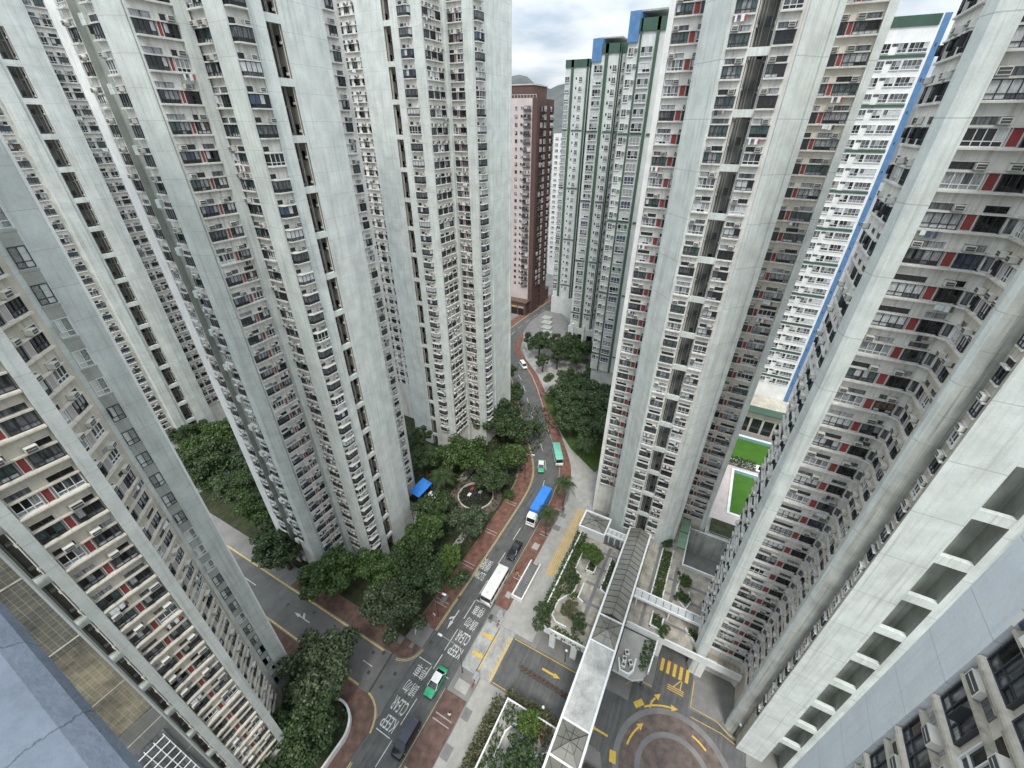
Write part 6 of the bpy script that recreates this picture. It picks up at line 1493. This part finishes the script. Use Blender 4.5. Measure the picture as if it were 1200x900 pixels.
for i, (u, v, lab) in enumerate(((34.9, 22.6, "litter bin on the footway above the driveway mouth"), (60.2, 21.6, "grey utility box on the footway beside the palm"), (58.2, 21.6, "grey utility box on the footway nearest the blue truck"), (64.0, 20.6, "grey utility box by the minibus"))):
    e = thing("utility_box" if i else "litter_bin", lab, "utility box" if i else "litter bin", (u, v, .132)); mb = MB(); mb.box(-.4, .4, -.25, .25, .0, 1.1, "metal_grey"); local(mb, "case", e); mb = MB(); mb.box(-.44, .44, -.29, .29, 1.102, 1.16, "iron"); local(mb, "lid", e)
# a signboard and a road sign at the corner
e = thing("notice_board", "white notice board on the brick footway under the corner tree", "sign", (27.4, 33.2, .13), 0.45); mb = MB(); mb.box(-1.2, 1.2, -.04, .04, .5, 1.3, "paint_white"); local(mb, "board", e)
for x in (-1, 1): mb = MB(); mb.tube((x, 0, 0), (x, 0, 1.3), .04, .04, "metal_grey", 6); local(mb, "post", e)
e = thing("road_sign", "small white sign on a pole at the kerb beside the corner tree", "sign", (30.0, 31.3, .13)); mb = MB(); mb.tube((0, 0, 0), (0, 0, 2.6), .04, .04, "metal_grey", 6); local(mb, "pole", e); mb = MB(); mb.box(.04, .07, -.25, .25, 1.9, 2.5, "paint_white"); local(mb, "plate", e)
# railings along the street's right kerb
e = thing("railing", "grey pedestrian railing along the right kerb by the far square", "railing", (112, 50, 0)); P = resample(offset(clip(RK, 99, 119), -0.35), 24); mb = MB()
for i in range(len(P) - 1):
    mb.tube((*P[i], .13), (*P[i], 1.1), .03, .03, "metal_white", 5)
    for z in (.45, .78, 1.1): mb.tube((*P[i], z), (*P[i + 1], z), .022, .022, "metal_white", 5)
build(mb, "rail", e)

# ------------------------------------------------------------------ people on the footways
def person(label, u, v, z, rz, shirt, legs, stride=0.25, h=1.68):
    e = thing("person", label, "person", (u, v, z), rz); k = h / 1.7
    J = {"pelvis": (0, 0, .92), "chest": (0.02, 0, 1.28), "neck": (.02, 0, 1.46), "head": (.04, 0, 1.58), "crown": (.04, 0, 1.68)}
    E_ = [("pelvis", "chest"), ("chest", "neck"), ("neck", "head"), ("head", "crown")]; Rr = {"pelvis": .15, "chest": .165, "neck": .06, "head": .105, "crown": .07}
    for s, nm in ((1, "l"), (-1, "r")):
        J.update({"hip" + nm: (0, s * .09, .86), "knee" + nm: (s * stride * .5 + .03, s * .1, .48), "ank" + nm: (s * stride - .04, s * .1, .09), "toe" + nm: (s * stride + .13, s * .11, .04), "sh" + nm: (0, s * .19, 1.40), "el" + nm: (-s * stride * .35, s * .25, 1.14), "wr" + nm: (-s * stride * .3 + .12, s * .24, .92), "hand" + nm: (-s * stride * .3 + .16, s * .23, .83)})
        E_ += [("pelvis", "hip" + nm), ("hip" + nm, "knee" + nm), ("knee" + nm, "ank" + nm), ("ank" + nm, "toe" + nm), ("chest", "sh" + nm), ("sh" + nm, "el" + nm), ("el" + nm, "wr" + nm), ("wr" + nm, "hand" + nm)]
        Rr.update({"hip" + nm: .1, "knee" + nm: .06, "ank" + nm: .042, "toe" + nm: .035, "sh" + nm: .07, "el" + nm: .045, "wr" + nm: .03, "hand" + nm: .035})
    names = list(J); me = bpy.data.meshes.new("body"); me.from_pydata([tuple(c * k for c in J[n]) for n in names], [(names.index(a), names.index(b)) for a, b in E_], [])
    o = bpy.data.objects.new("body", me); C.objects.link(o); sm = o.modifiers.new("skin", 'SKIN'); ss = o.modifiers.new("sub", 'SUBSURF'); ss.levels = 1; ss.render_levels = 1
    for i, n in enumerate(names): me.skin_vertices[0].data[i].radius = (Rr[n] * k, Rr[n] * k)
    me.skin_vertices[0].data[0].use_root = True
    dg = bpy.context.evaluated_depsgraph_get(); nm_ = bpy.data.meshes.new_from_object(o.evaluated_get(dg)); o.modifiers.clear(); o.data = nm_; nm_.materials.clear()
    for mt in ("skin", shirt, legs, "rubber"): nm_.materials.append(MATS[mt])
    for p in nm_.polygons:
        z_ = p.center.z / k; p.material_index = 0 if z_ > 1.45 else (1 if z_ > .93 else (2 if z_ > .1 else 3))
        if abs(p.center.y / k) > .2 and z_ < 1.05: p.material_index = 0
        p.use_smooth = True
    o.parent = e
    mb = MB(); mb.loft([[(.035 * k + r * math.cos(2 * math.pi * i / 10) * k, r * math.sin(2 * math.pi * i / 10) * k, zz * k) for i in range(10)] for r, zz in ((.112, 1.58), (.118, 1.64), (.1, 1.70), (.04, 1.735))], "rubber"); local(mb, "hair", e, True)
person("person in a yellow top walking on the brick footway beside the black car", 44.8, 22.4, .13, 2.9, "cloth_yellow", "cloth_dark"); person("person in a red top walking ahead of the one in yellow", 45.5, 23.0, .13, 3.3, "cloth_red", "cloth_dark", -0.25)
person("person in a white shirt walking on the pale strip beside the brick footway", 19.5, 20.6, .13, 0.2, "cloth_white", "cloth_dark"); person("person in dark clothes on the footway by the far railing", 105.0, 45.2, .13, 2.6, "cloth_dark", "cloth_dark")
person("person in a red top under the trees of the left footway", 34.0, 33.0, .13, 3.0, "cloth_red", "cloth_dark")
